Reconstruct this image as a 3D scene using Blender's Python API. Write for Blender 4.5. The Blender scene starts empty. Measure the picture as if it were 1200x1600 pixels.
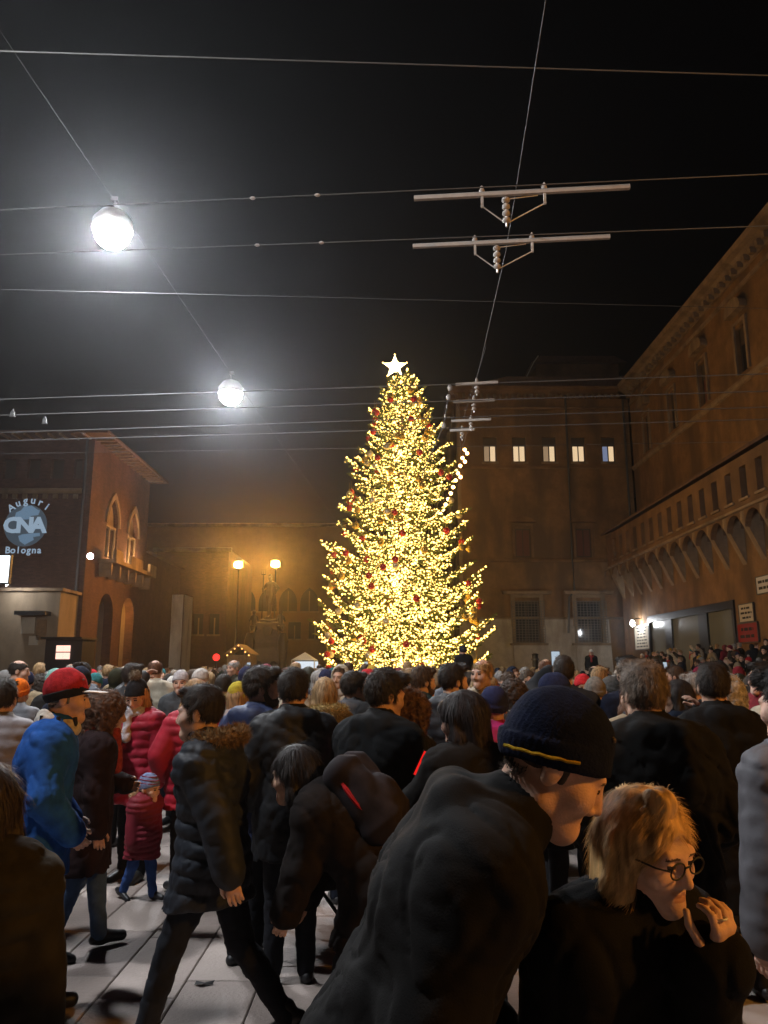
import bpy, bmesh, math, random
import numpy as np
from mathutils import Vector, Matrix, Euler

R = math.radians
rng = random.Random(7)
scene = bpy.context.scene
col = scene.collection

# ------------------------------------------------------------------ camera
CAM_H, PITCH, FPX = 1.74, R(11.5), 1200.0
cam_data = bpy.data.cameras.new('camera')
cam_data.sensor_fit = 'HORIZONTAL'
cam_data.sensor_width = 36.0
cam_data.lens = 36.0
cam_data.clip_start = 0.05
cam_data.clip_end = 2000
cam = bpy.data.objects.new('camera', cam_data)
cam.location = (0, 0, CAM_H)
cam.rotation_euler = (R(90) + PITCH, 0, 0)
col.objects.link(cam)
scene.camera = cam

# ------------------------------------------------------------------ night sky
world = bpy.data.worlds.new('World')
scene.world = world
world.use_nodes = True
wn = world.node_tree.nodes
wl = world.node_tree.links
sky = wn.new('ShaderNodeTexSky')
sky.sky_type = 'NISHITA'
sky.sun_disc = False
sky.sun_elevation = R(-4.0)
sky.sun_rotation = R(200)
wl.new(sky.outputs['Color'], wn['Background'].inputs['Color'])
wn['Background'].inputs['Strength'].default_value = 0.02

# ------------------------------------------------------------------ exposure and sampling
scene.view_settings.view_transform = 'Standard'
scene.view_settings.look = 'None'
scene.view_settings.exposure = 0.0
scene.view_settings.gamma = 1.0
scene.view_settings.use_curve_mapping = False
scene.render.engine = 'CYCLES'
cy = scene.cycles
cy.max_bounces = 4
cy.diffuse_bounces = 2
cy.glossy_bounces = 2
cy.transmission_bounces = 3
cy.transparent_max_bounces = 6
cy.volume_bounces = 0
cy.sample_clamp_indirect = 2.5
cy.sample_clamp_direct = 0.0
cy.use_denoising = True
cy.use_light_tree = True
cy.caustics_reflective = False
cy.caustics_refractive = False

# ------------------------------------------------------------------ helpers
def ray(u, v):
    x = (u - 600) / FPX; y = (800 - v) / FPX
    c, s = math.cos(PITCH), math.sin(PITCH)
    return Vector((x, c - y * s, s + y * c))
def at(u, v, Y):                       # where the sight line of a photo pixel meets the plane at distance Y
    d = ray(u, v); t = Y / d.y
    return Vector((d.x * t, Y, CAM_H + d.z * t))
def atX(u, v, X):                      # the same for a plane parallel to the view at X
    d = ray(u, v); t = X / d.x
    return Vector((X, d.y * t, CAM_H + d.z * t))

def tag(o, label=None, cat=None, group=None, kind=None):
    if label: o['label'] = label
    if cat: o['category'] = cat
    if group: o['group'] = group
    if kind: o['kind'] = kind
    return o
def empty(name, loc=(0, 0, 0), rz=0.0, parent=None):
    o = bpy.data.objects.new(name, None)
    col.objects.link(o)
    o.location = loc; o.rotation_euler = (0, 0, rz)
    o.empty_display_size = 0.2
    if parent: o.parent = parent
    return o
def link(name, me, parent=None, loc=None):
    o = bpy.data.objects.new(name, me)
    col.objects.link(o)
    if parent is not None: o.parent = parent
    if loc is not None: o.location = loc
    return o
def copy_tree(o, parent=None):
    c = o.copy(); col.objects.link(c); c.parent = parent
    for ch in [k for k in bpy.data.objects if k.parent == o and k != c]:
        copy_tree(ch, c)
    return c

class MB:
    """collects shapes, built into one mesh object; optional frame maps (s, depth, z) to world"""
    def __init__(self, frame=None):
        self.v = []; self.f = []; self.m = []; self.mi = 0; self.fr = frame
    def add(self, vs, fs):
        b = len(self.v)
        if self.fr: vs = [self.fr(*p) for p in vs]
        self.v += [tuple(p) for p in vs]
        for f in fs:
            self.f.append(tuple(b + i for i in f)); self.m.append(self.mi)
        return self
    def box(self, x0, x1, y0, y1, z0, z1):
        vs = [(x0,y0,z0),(x1,y0,z0),(x1,y1,z0),(x0,y1,z0),(x0,y0,z1),(x1,y0,z1),(x1,y1,z1),(x0,y1,z1)]
        return self.add(vs, [(0,3,2,1),(4,5,6,7),(0,1,5,4),(1,2,6,5),(2,3,7,6),(3,0,4,7)])
    def prism(self, poly, y0, y1):      # poly in (x, z), extruded along y
        n = len(poly)
        vs = [(p[0], y0, p[1]) for p in poly] + [(p[0], y1, p[1]) for p in poly]
        return self.add(vs, [tuple(range(n)), tuple(range(2*n-1, n-1, -1))] + [(i, i+n, (i+1) % n + n, (i+1) % n) for i in range(n)])
    def prismx(self, poly, x0, x1):     # poly in (y, z), extruded along x
        n = len(poly)
        vs = [(x0, p[0], p[1]) for p in poly] + [(x1, p[0], p[1]) for p in poly]
        return self.add(vs, [tuple(range(n)), tuple(range(2*n-1, n-1, -1))] + [(i, i+n, (i+1) % n + n, (i+1) % n) for i in range(n)])
    def tube(self, pts, r, n=6, cap=True):
        pts = [Vector(p) for p in pts]
        rs = r if isinstance(r, (list, tuple)) else [r] * len(pts)
        vs = []; fs = []
        up = Vector((0, 0, 1))
        for i, p in enumerate(pts):
            t = (pts[min(i+1, len(pts)-1)] - pts[max(i-1, 0)]).normalized()
            a = t.cross(up)
            if a.length < 1e-3: a = t.cross(Vector((1, 0, 0)))
            a.normalize(); b = a.cross(t).normalized()
            for k in range(n):
                q = 2 * math.pi * k / n
                vs.append(p + (a * math.cos(q) + b * math.sin(q)) * rs[i])
        for i in range(len(pts) - 1):
            for k in range(n):
                fs.append((i*n+k, i*n+(k+1) % n, (i+1)*n+(k+1) % n, (i+1)*n+k))
        if cap:
            fs.append(tuple(range(n-1, -1, -1))); fs.append(tuple(range((len(pts)-1)*n, len(pts)*n)))
        return self.add(vs, fs)
    def lathe(self, prof, c=(0, 0, 0), n=20, a0=0.0):  # prof list of (r, z)
        vs = []; fs = []
        for r, z in prof:
            for k in range(n):
                q = 2 * math.pi * k / n + a0
                vs.append((c[0] + r*math.cos(q), c[1] + r*math.sin(q), c[2] + z))
        for i in range(len(prof) - 1):
            for k in range(n):
                fs.append((i*n+k, i*n+(k+1) % n, (i+1)*n+(k+1) % n, (i+1)*n+k))
        fs.append(tuple(range(n-1, -1, -1))); fs.append(tuple(range((len(prof)-1)*n, len(prof)*n)))
        return self.add(vs, fs)
    def ball(self, c, r, nu=10, nv=6):
        rx, ry, rz = (r, r, r) if not isinstance(r, (tuple, list)) else r
        vs = [(c[0], c[1], c[2]-rz)]
        for i in range(1, nv):
            t = math.pi * i / nv
            for k in range(nu):
                q = 2 * math.pi * k / nu
                vs.append((c[0] + rx*math.sin(t)*math.cos(q), c[1] + ry*math.sin(t)*math.sin(q), c[2] - rz*math.cos(t)))
        vs.append((c[0], c[1], c[2]+rz)); top = len(vs) - 1
        fs = [(0, 1+(k+1) % nu, 1+k) for k in range(nu)]
        for i in range(nv-2):
            for k in range(nu):
                a = 1+i*nu
                fs.append((a+k, a+(k+1) % nu, a+nu+(k+1) % nu, a+nu+k))
        a = 1+(nv-2)*nu
        fs += [(a+k, a+(k+1) % nu, top) for k in range(nu)]
        return self.add(vs, fs)
    def mesh(self, name, mats, smooth=False):
        me = bpy.data.meshes.new(name)
        me.from_pydata([tuple(p) for p in self.v], [], self.f)
        if not isinstance(mats, (list, tuple)): mats = [mats]
        for m in mats: me.materials.append(m)
        if len(mats) > 1: me.polygons.foreach_set('material_index', self.m)
        if smooth: me.polygons.foreach_set('use_smooth', [True] * len(me.polygons))
        bm = bmesh.new(); bm.from_mesh(me)
        bmesh.ops.recalc_face_normals(bm, faces=bm.faces)
        bm.to_mesh(me); bm.free()
        return me
    def build(self, name, mats, parent=None, smooth=False, loc=None):
        return link(name, self.mesh(name, mats, smooth), parent, loc)

# ------------------------------------------------------------------ materials
MATS = {}
def mat(name, base=(.5, .5, .5), rough=.8, metal=0.0, noise=0.0, nscale=3.0, bump=0.0, bscale=20.0,
        emit=None, estr=0.0, spec=.3, dirt=None, dscale=.6, world=False, dlo=.48, dhi=.68):
    m = bpy.data.materials.new(name); MATS[name] = m
    m.use_nodes = True
    nt = m.node_tree; N = nt.nodes; L = nt.links
    b = N['Principled BSDF']
    b.inputs['Base Color'].default_value = (*base, 1)
    b.inputs['Roughness'].default_value = rough
    b.inputs['Metallic'].default_value = metal
    b.inputs['Specular IOR Level'].default_value = spec
    tc = N.new('ShaderNodeTexCoord')
    if world: OC = N.new('ShaderNodeNewGeometry').outputs['Position']
    else: OC = tc.outputs['Object']
    src = None
    if noise > 0:
        nz = N.new('ShaderNodeTexNoise'); nz.inputs['Scale'].default_value = nscale
        nz.inputs['Detail'].default_value = 6; nz.inputs['Roughness'].default_value = .65
        L.new(OC, nz.inputs['Vector'])
        mx = N.new('ShaderNodeMix'); mx.data_type = 'RGBA'
        mx.inputs[6].default_value = (*[c * (1 - noise) for c in base], 1)
        mx.inputs[7].default_value = (*[min(1, c * (1 + noise)) for c in base], 1)
        rmp = N.new('ShaderNodeMapRange'); rmp.inputs[1].default_value = .3; rmp.inputs[2].default_value = .7
        L.new(nz.outputs['Fac'], rmp.inputs[0]); L.new(rmp.outputs[0], mx.inputs[0])
        src = mx.outputs[2]
        if dirt:
            n2 = N.new('ShaderNodeTexNoise'); n2.inputs['Scale'].default_value = dscale; n2.inputs['Detail'].default_value = 8
            mp = N.new('ShaderNodeMapping'); mp.inputs['Scale'].default_value = (1, 1, 1 if world else .28)
            L.new(OC, mp.inputs['Vector']); L.new(mp.outputs[0], n2.inputs['Vector'])
            r2 = N.new('ShaderNodeMapRange'); r2.inputs[1].default_value = dlo; r2.inputs[2].default_value = dhi
            L.new(n2.outputs['Fac'], r2.inputs[0])
            m2 = N.new('ShaderNodeMix'); m2.data_type = 'RGBA'; m2.inputs[7].default_value = (*dirt, 1)
            L.new(r2.outputs[0], m2.inputs[0]); L.new(src, m2.inputs[6]); src = m2.outputs[2]
        L.new(src, b.inputs['Base Color'])
    if bump > 0:
        bz = N.new('ShaderNodeTexNoise'); bz.inputs['Scale'].default_value = bscale; bz.inputs['Detail'].default_value = 5
        L.new(OC, bz.inputs['Vector'])
        bp = N.new('ShaderNodeBump'); bp.inputs['Strength'].default_value = bump; bp.inputs['Distance'].default_value = .02
        L.new(bz.outputs['Fac'], bp.inputs['Height']); L.new(bp.outputs[0], b.inputs['Normal'])
    if emit:
        b.inputs['Emission Color'].default_value = (*emit, 1)
        b.inputs['Emission Strength'].default_value = estr
    return m
def ob_mat(name, rough=.85, bump=.25, bscale=120.0, spec=.2, vary=.35, vscale=9.0, sheen=0.0, stretch=None, sss=0.0):
    """takes its colour from the object it is on"""
    m = mat(name, (.1, .1, .1), rough, spec=spec, bump=bump, bscale=bscale)
    for n in m.node_tree.nodes:
        if n.type == 'BUMP': n.inputs['Distance'].default_value = .003
    nt = m.node_tree; N = nt.nodes; L = nt.links; b = N['Principled BSDF']
    oi = N.new('ShaderNodeObjectInfo')
    tc = [n for n in N if n.type == 'TEX_COORD'][0]
    nz = N.new('ShaderNodeTexNoise'); nz.inputs['Scale'].default_value = vscale; nz.inputs['Detail'].default_value = 4
    if stretch:
        mp = N.new('ShaderNodeMapping'); mp.inputs['Scale'].default_value = stretch
        L.new(tc.outputs['Object'], mp.inputs['Vector']); L.new(mp.outputs[0], nz.inputs['Vector'])
        for n in N:
            if n.type == 'TEX_NOISE' and n != nz: L.new(mp.outputs[0], n.inputs['Vector'])
    else:
        L.new(tc.outputs['Object'], nz.inputs['Vector'])
    mr = N.new('ShaderNodeMapRange'); mr.inputs[1].default_value = .3; mr.inputs[2].default_value = .7
    mr.inputs[3].default_value = 1 - vary; mr.inputs[4].default_value = 1 + vary
    L.new(nz.outputs['Fac'], mr.inputs[0])
    vm = N.new('ShaderNodeVectorMath'); vm.operation = 'SCALE'
    L.new(oi.outputs['Color'], vm.inputs[0]); L.new(mr.outputs[0], vm.inputs['Scale'])
    L.new(vm.outputs[0], b.inputs['Base Color'])
    if sheen: b.inputs['Sheen Weight'].default_value = sheen
    if sss:
        b.inputs['Subsurface Weight'].default_value = sss
        b.inputs['Subsurface Radius'].default_value = (.01, .004, .002)
    return m
def glow(name, colr, strength):
    m = bpy.data.materials.new(name); MATS[name] = m; m.use_nodes = True
    nt = m.node_tree
    for n in list(nt.nodes): nt.nodes.remove(n)
    e = nt.nodes.new('ShaderNodeEmission'); o = nt.nodes.new('ShaderNodeOutputMaterial')
    e.inputs[0].default_value = (*colr, 1); e.inputs[1].default_value = strength
    nt.links.new(e.outputs[0], o.inputs[0])
    return m

COOL = (.93, .96, 1.0)
SOD = (1.0, .43, .07)
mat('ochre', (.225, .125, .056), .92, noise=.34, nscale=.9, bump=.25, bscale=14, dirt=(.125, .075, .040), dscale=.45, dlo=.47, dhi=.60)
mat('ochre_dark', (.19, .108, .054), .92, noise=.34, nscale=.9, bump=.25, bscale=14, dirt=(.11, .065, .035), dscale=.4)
mat('sandstone', (.27, .19, .12), .9, noise=.2, nscale=2, bump=.3, bscale=18, dirt=(.14, .10, .065), dscale=1)
mat('scarp_stone', (.42, .36, .29), .9, noise=.18, nscale=2, bump=.3, bscale=10, dirt=(.25, .2, .15), dscale=1)
mat('brick', (.11, .056, .040), .92, noise=.25, nscale=1.5, bump=.3, bscale=20, dirt=(.065, .036, .026), dscale=.6)
_m = MATS['brick']; _n, _l = _m.node_tree.nodes, _m.node_tree.links          # brick courses
_b2 = _n.new('ShaderNodeTexBrick'); _b2.inputs['Scale'].default_value = 1.0; _b2.inputs['Brick Width'].default_value = .30; _b2.inputs['Row Height'].default_value = .085
_b2.inputs['Mortar Size'].default_value = .010; _b2.inputs['Color1'].default_value = (1.15, 1.1, 1.05, 1); _b2.inputs['Color2'].default_value = (.72, .70, .68, 1); _b2.inputs['Mortar'].default_value = (.95, .98, 1.0, 1)
_g = _n.new('ShaderNodeNewGeometry'); _sx = _n.new('ShaderNodeSeparateXYZ'); _ad = _n.new('ShaderNodeMath'); _cx = _n.new('ShaderNodeCombineXYZ')
_l.new(_g.outputs['Position'], _sx.inputs[0]); _l.new(_sx.outputs[0], _ad.inputs[0]); _l.new(_sx.outputs[1], _ad.inputs[1])
_l.new(_ad.outputs[0], _cx.inputs[0]); _l.new(_sx.outputs[2], _cx.inputs[1]); _l.new(_cx.outputs[0], _b2.inputs['Vector'])
_mu = _n.new('ShaderNodeMix'); _mu.data_type = 'RGBA'; _mu.blend_type = 'MULTIPLY'; _mu.inputs[0].default_value = 1.0
_pb = _n['Principled BSDF']; _src = _pb.inputs['Base Color'].links[0].from_socket
_l.new(_src, _mu.inputs[6]); _l.new(_b2.outputs['Color'], _mu.inputs[7]); _l.new(_mu.outputs[2], _pb.inputs['Base Color'])
mat('far_plaster', (.22, .12, .05), .92, noise=.2, nscale=.7)
mat('beige_plaster', (.28, .21, .14), .9, noise=.15, nscale=1.2, dirt=(.18, .135, .09), dscale=.8)
mat('roof_tile', (.12, .07, .05), .9, noise=.3, nscale=4)
mat('hoarding', (.86, .80, .70), .7, noise=.08, nscale=1.0, dirt=(.5, .45, .38), dscale=.9)
mat('dark_metal', (.03, .03, .032), .45, metal=.6)
mat('iron', (.10, .10, .10), .5, metal=.7)
mat('galvanised', (.55, .53, .5), .45, metal=.5, noise=.12, nscale=30)
mat('wire_steel', (.09, .088, .085), .6, metal=.2)
mat('wire_dark', (.05, .05, .05), .7)
mat('porcelain', (.34, .31, .28), .3, noise=.1, nscale=20)
mat('shutter', (.07, .05, .035), .7)
mat('shutter_red', (.13, .05, .035), .7)
mat('window_glass', (.02, .022, .025), .08, spec=.6)
mat('shop_glass', (.15, .16, .14), .22, spec=.6)
mat('bronze', (.022, .018, .014), .5, metal=.3, noise=.3, nscale=6)
mat('pedestal_stone', (.075, .063, .05), .85, noise=.25, nscale=3, bump=.3, bscale=15)
mat('paper', (.50, .45, .36), .8, noise=.05, nscale=5)
mat('white_paint', (.55, .53, .50), .5)
mat('red_paint', (.26, .016, .018), .45)
mat('black_ink', (.02, .02, .02), .6)
mat('trunk_bark', (.16, .09, .05), .95, noise=.3, nscale=8, bump=.5, bscale=25)
mat('wood', (.20, .12, .06), .8, noise=.3, nscale=5)
glow('lamp_cool', COOL, 980.0)
glow('lamp_sodium', SOD, 1900.0)
glow('window_light', (1.0, .72, .42), .85)
glow('window_light_dim', (1.0, .66, .38), .30)
glow('window_blue', (.55, .65, 1.0), .30)
glow('bulb_warm', (1.0, .61, .14), 9.5)
glow('star_warm', (1.0, .80, .42), 9.0)
glow('spot_warm', (1.0, .62, .28), 1300.0)
glow('spot_violet', (1.0, .72, .85), 45.0)
glow('spot_white', (.93, .96, 1.0), 260.0)
glow('screen_white', (.85, .92, 1.0), 2.2)
glow('red_light', (1.0, .02, .015), 4.0)
glow('stall_light', (1.0, .60, .48), 1.6)
glow('hut_bulb', (1.0, .52, .16), 3.0)
glow('tent_light', (.80, .90, 1.0), .9)
glow('string_bulb', (1.0, .50, .14), 26.0)
glow('portico_light', (1.0, .50, .10), 220.0)
glow('projection_blue', (.36, .60, .88), .30)
glow('projection_pale', (.36, .50, .66), .12)
glow('projection_text', (.50, .68, .88), .50)
glow('phone_screen', (.7, .85, 1.0), .6)
# ================================================================== SIGNED-DISTANCE MODELLING (figures, statues)
class Grid:
    def __init__(self, lo, hi, h):
        lo = np.array(lo, float); hi = np.array(hi, float)
        self.ax = [np.arange(lo[i], hi[i] + h, h).astype(np.float32) for i in range(3)]
        self.F = np.full([len(a) for a in self.ax], 1.0, np.float32)
        self.h = h
    def sub(self, lo, hi):
        sl = []
        for i in range(3):
            a = self.ax[i]
            i0 = max(int(np.searchsorted(a, lo[i])) - 1, 0); i1 = min(int(np.searchsorted(a, hi[i])) + 1, len(a))
            if i1 <= i0: return None, None
            sl.append(slice(i0, i1))
        X = self.ax[0][sl[0]][:, None, None]; Y = self.ax[1][sl[1]][None, :, None]; Z = self.ax[2][sl[2]][None, None, :]
        return tuple(sl), (X, Y, Z)
    def full(self):
        return (self.ax[0][:, None, None], self.ax[1][None, :, None], self.ax[2][None, None, :])
    def put(self, d, sl, k, op='u'):
        f = self.F[sl]
        if op == 'u':
            if k > 0:
                q = np.maximum(k - np.abs(f - d), 0); f = np.minimum(f, d) - q*q/(4*k)
            else: f = np.minimum(f, d)
        else:
            if k > 0:
                q = np.maximum(k - np.abs(f + d), 0); f = np.maximum(f, -d) + q*q/(4*k)
            else: f = np.maximum(f, -d)
        self.F[sl] = f
    def cap(self, a, b, ra, rb=None, k=.02, op='u'):
        rb = ra if rb is None else rb
        a = np.array(a, float); b = np.array(b, float); r = max(ra, rb) + k + 3*self.h
        sl, P = self.sub(np.minimum(a, b) - r, np.maximum(a, b) + r)
        if sl is None: return
        ab = b - a; L = float(ab @ ab) + 1e-9
        t = np.clip(((P[0]-a[0])*ab[0] + (P[1]-a[1])*ab[1] + (P[2]-a[2])*ab[2]) / L, 0, 1)
        d = np.sqrt((P[0]-a[0]-t*ab[0])**2 + (P[1]-a[1]-t*ab[1])**2 + (P[2]-a[2]-t*ab[2])**2) - (ra + t*(rb-ra))
        self.put(d.astype(np.float32), sl, k, op)
    def ell(self, c, r, M=None, k=.02, op='u', cut=None):
        """ellipsoid with radii r; rows of M are its axes; cut = extra half spaces (point, normal), kept where n.(p-p0) > 0"""
        c = np.array(c, float); r = np.array(r, float); R_ = float(r.max()) + k + 3*self.h
        sl, P = self.sub(c - R_, c + R_)
        if sl is None: return
        x, y, z = P[0]-c[0], P[1]-c[1], P[2]-c[2]
        if M is not None:
            x, y, z = (M[0][0]*x+M[0][1]*y+M[0][2]*z), (M[1][0]*x+M[1][1]*y+M[1][2]*z), (M[2][0]*x+M[2][1]*y+M[2][2]*z)
        k0 = np.sqrt((x/r[0])**2 + (y/r[1])**2 + (z/r[2])**2); k1 = np.sqrt((x/r[0]**2)**2 + (y/r[1]**2)**2 + (z/r[2]**2)**2) + 1e-9
        d = k0*(k0-1)/k1
        if cut:
            for p0, n in cut:
                d = np.maximum(d, -((P[0]-p0[0])*n[0] + (P[1]-p0[1])*n[1] + (P[2]-p0[2])*n[2]))
        self.put(d.astype(np.float32), sl, k, op)
    def clip(self, p0, n):               # keep the side n points to
        P = self.full()
        self.F = np.maximum(self.F, -((P[0]-p0[0])*n[0] + (P[1]-p0[1])*n[1] + (P[2]-p0[2])*n[2])).astype(np.float32)
    def displace(self, fn):
        P = self.full()
        m = np.abs(self.F) < .06
        self.F = np.where(m, self.F + fn(*P), self.F).astype(np.float32)
    def mesh(self):
        F = self.F; xs, ys, zs = self.ax
        F[0], F[-1] = 1, 1; F[:, 0], F[:, -1] = 1, 1; F[:, :, 0], F[:, :, -1] = 1, 1
        S = F < 0
        n = [len(a) for a in self.ax]
        acc = np.zeros((n[0]-1, n[1]-1, n[2]-1, 3), np.float32); cnt = np.zeros(acc.shape[:3], np.float32)
        masks = []
        for ax in range(3):
            a = [slice(None)]*3; b = [slice(None)]*3
            a[ax] = slice(0, -1); b[ax] = slice(1, None)
            f0 = F[tuple(a)]; f1 = F[tuple(b)]
            m = S[tuple(a)] != S[tuple(b)]
            masks.append((m, S[tuple(a)]))
            I = np.argwhere(m)
            if not len(I): continue
            t = (f0[m] / (f0[m] - f1[m]))
            pos = np.stack([xs[I[:, 0]], ys[I[:, 1]], zs[I[:, 2]]], 1).astype(np.float32)
            pos[:, ax] += t * self.h
            o1, o2 = [q for q in range(3) if q != ax]
            for d1 in (0, 1):
                for d2 in (0, 1):
                    J = I.copy(); J[:, o1] -= d1; J[:, o2] -= d2
                    ok = (J[:, o1] >= 0) & (J[:, o2] >= 0) & (J[:, o1] < n[o1]-1) & (J[:, o2] < n[o2]-1)
                    J = J[ok]
                    np.add.at(acc, (J[:, 0], J[:, 1], J[:, 2]), pos[ok]); np.add.at(cnt, (J[:, 0], J[:, 1], J[:, 2]), 1)
        cells = cnt > 0
        idx = np.full(cells.shape, -1, np.int64); idx[cells] = np.arange(int(cells.sum()))
        V = acc[cells] / cnt[cells][:, None]
        Q = []
        for ax in range(3):
            m, s0 = masks[ax]
            I = np.argwhere(m)
            if not len(I): continue
            o1, o2 = [q for q in range(3) if q != ax]
            ok = (I[:, o1] > 0) & (I[:, o2] > 0) & (I[:, o1] < n[o1]-1) & (I[:, o2] < n[o2]-1)
            I = I[ok]; sgn = s0[m][ok]
            def cell(d1, d2):
                J = I.copy(); J[:, o1] -= d1; J[:, o2] -= d2
                return idx[J[:, 0], J[:, 1], J[:, 2]]
            q = np.stack([cell(1, 1), cell(0, 1), cell(0, 0), cell(1, 0)], 1)
            flip = sgn if ax != 1 else ~sgn
            q[~flip] = q[~flip][:, ::-1]
            Q.append(q)
        Q = np.concatenate(Q) if Q else np.zeros((0, 4), int)
        return V, Q

def np_mesh(name, V, Q, mats, mi=None):
    me = bpy.data.meshes.new(name)
    nq = len(Q)
    me.vertices.add(len(V)); me.vertices.foreach_set('co', np.asarray(V, np.float32).ravel())
    me.loops.add(nq*4); me.loops.foreach_set('vertex_index', np.asarray(Q, np.int32).ravel())
    me.polygons.add(nq); me.polygons.foreach_set('loop_start', np.arange(0, nq*4, 4, dtype=np.int32))
    for m in (mats if isinstance(mats, (list, tuple)) else [mats]): me.materials.append(m)
    if mi is not None: me.polygons.foreach_set('material_index', np.asarray(mi, np.int32))
    me.polygons.foreach_set('use_smooth', np.ones(nq, bool))
    me.update(calc_edges=True); me.validate()
    return me
def join_np(parts):
    V = []; Q = []; b = 0
    for v, q in parts:
        V.append(v); Q.append(q + b); b += len(v)
    return np.concatenate(V), np.concatenate(Q)

def wav(x, y, z, s, seed=0.0):           # cheap smooth noise from warped sines, about -1..1
    a = np.sin(x*s*1.0 + 1.7*np.sin(y*s*.83 + z*s*.37 + seed) + seed*1.3)
    b = np.sin(y*s*1.1 + 1.9*np.sin(z*s*.91 + x*s*.53 + seed*2.1) + seed)
    c = np.sin(z*s*.95 + 1.5*np.sin(x*s*.77 - y*s*.61 + seed*.7) + seed*3)
    return (a*b + b*c + c*a) * .5 + (a+b+c)*.12

# ------------------------------------------------------------------ figures
ob_mat('cloth', .9, bump=.35, bscale=260, vary=.3, vscale=14, spec=.12)
ob_mat('nylon', .62, bump=.25, bscale=70, vary=.22, vscale=10, spec=.25)
ob_mat('knit', .95, bump=.8, bscale=170, vary=.3, vscale=40, spec=.1)
ob_mat('denim', .85, bump=.3, bscale=300, vary=.35, vscale=11)
ob_mat('hair', .62, bump=.7, bscale=60, vary=.6, vscale=40, spec=.22, stretch=(1.6, 1.6, .22))
ob_mat('curls', .7, bump=.8, bscale=70, vary=.6, vscale=45, spec=.3)
ob_mat('fur', .9, bump=1.0, bscale=150, vary=.5, vscale=60)
ob_mat('skin', .58, bump=.35, bscale=220, vary=.2, vscale=22, spec=.35, sss=.15)
ob_mat('leather', .45, bump=.2, bscale=120, vary=.2, vscale=20, spec=.4)
mat('eye_dark', (.035, .025, .02), .25, spec=.5)
mat('brow', (.11, .07, .045), .9)
mat('lips', (.39, .19, .145), .5)
mat('rubber', (.02, .02, .02), .7)

def rotm(yaw, pitch, roll=0.0):           # rows = local axes (right, forward, up) in body space
    E = Euler((pitch, roll, yaw), 'XYZ').to_matrix()
    return np.array([[E[j][i] for j in range(3)] for i in range(3)])
def ik(a, b, l1, l2, pole):
    a = np.array(a, float); b = np.array(b, float); d = b - a; L = np.linalg.norm(d)
    if L > (l1+l2)*.995: b = a + d/L*(l1+l2)*.995; d = b - a; L = np.linalg.norm(d)
    x = (l1*l1 - l2*l2 + L*L)/(2*L); h = math.sqrt(max(l1*l1 - x*x, 0))
    u = d/L; p = np.array(pole, float); p = p - u*(p@u); p = p/(np.linalg.norm(p)+1e-9)
    return a + u*x + p*h, b

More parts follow.
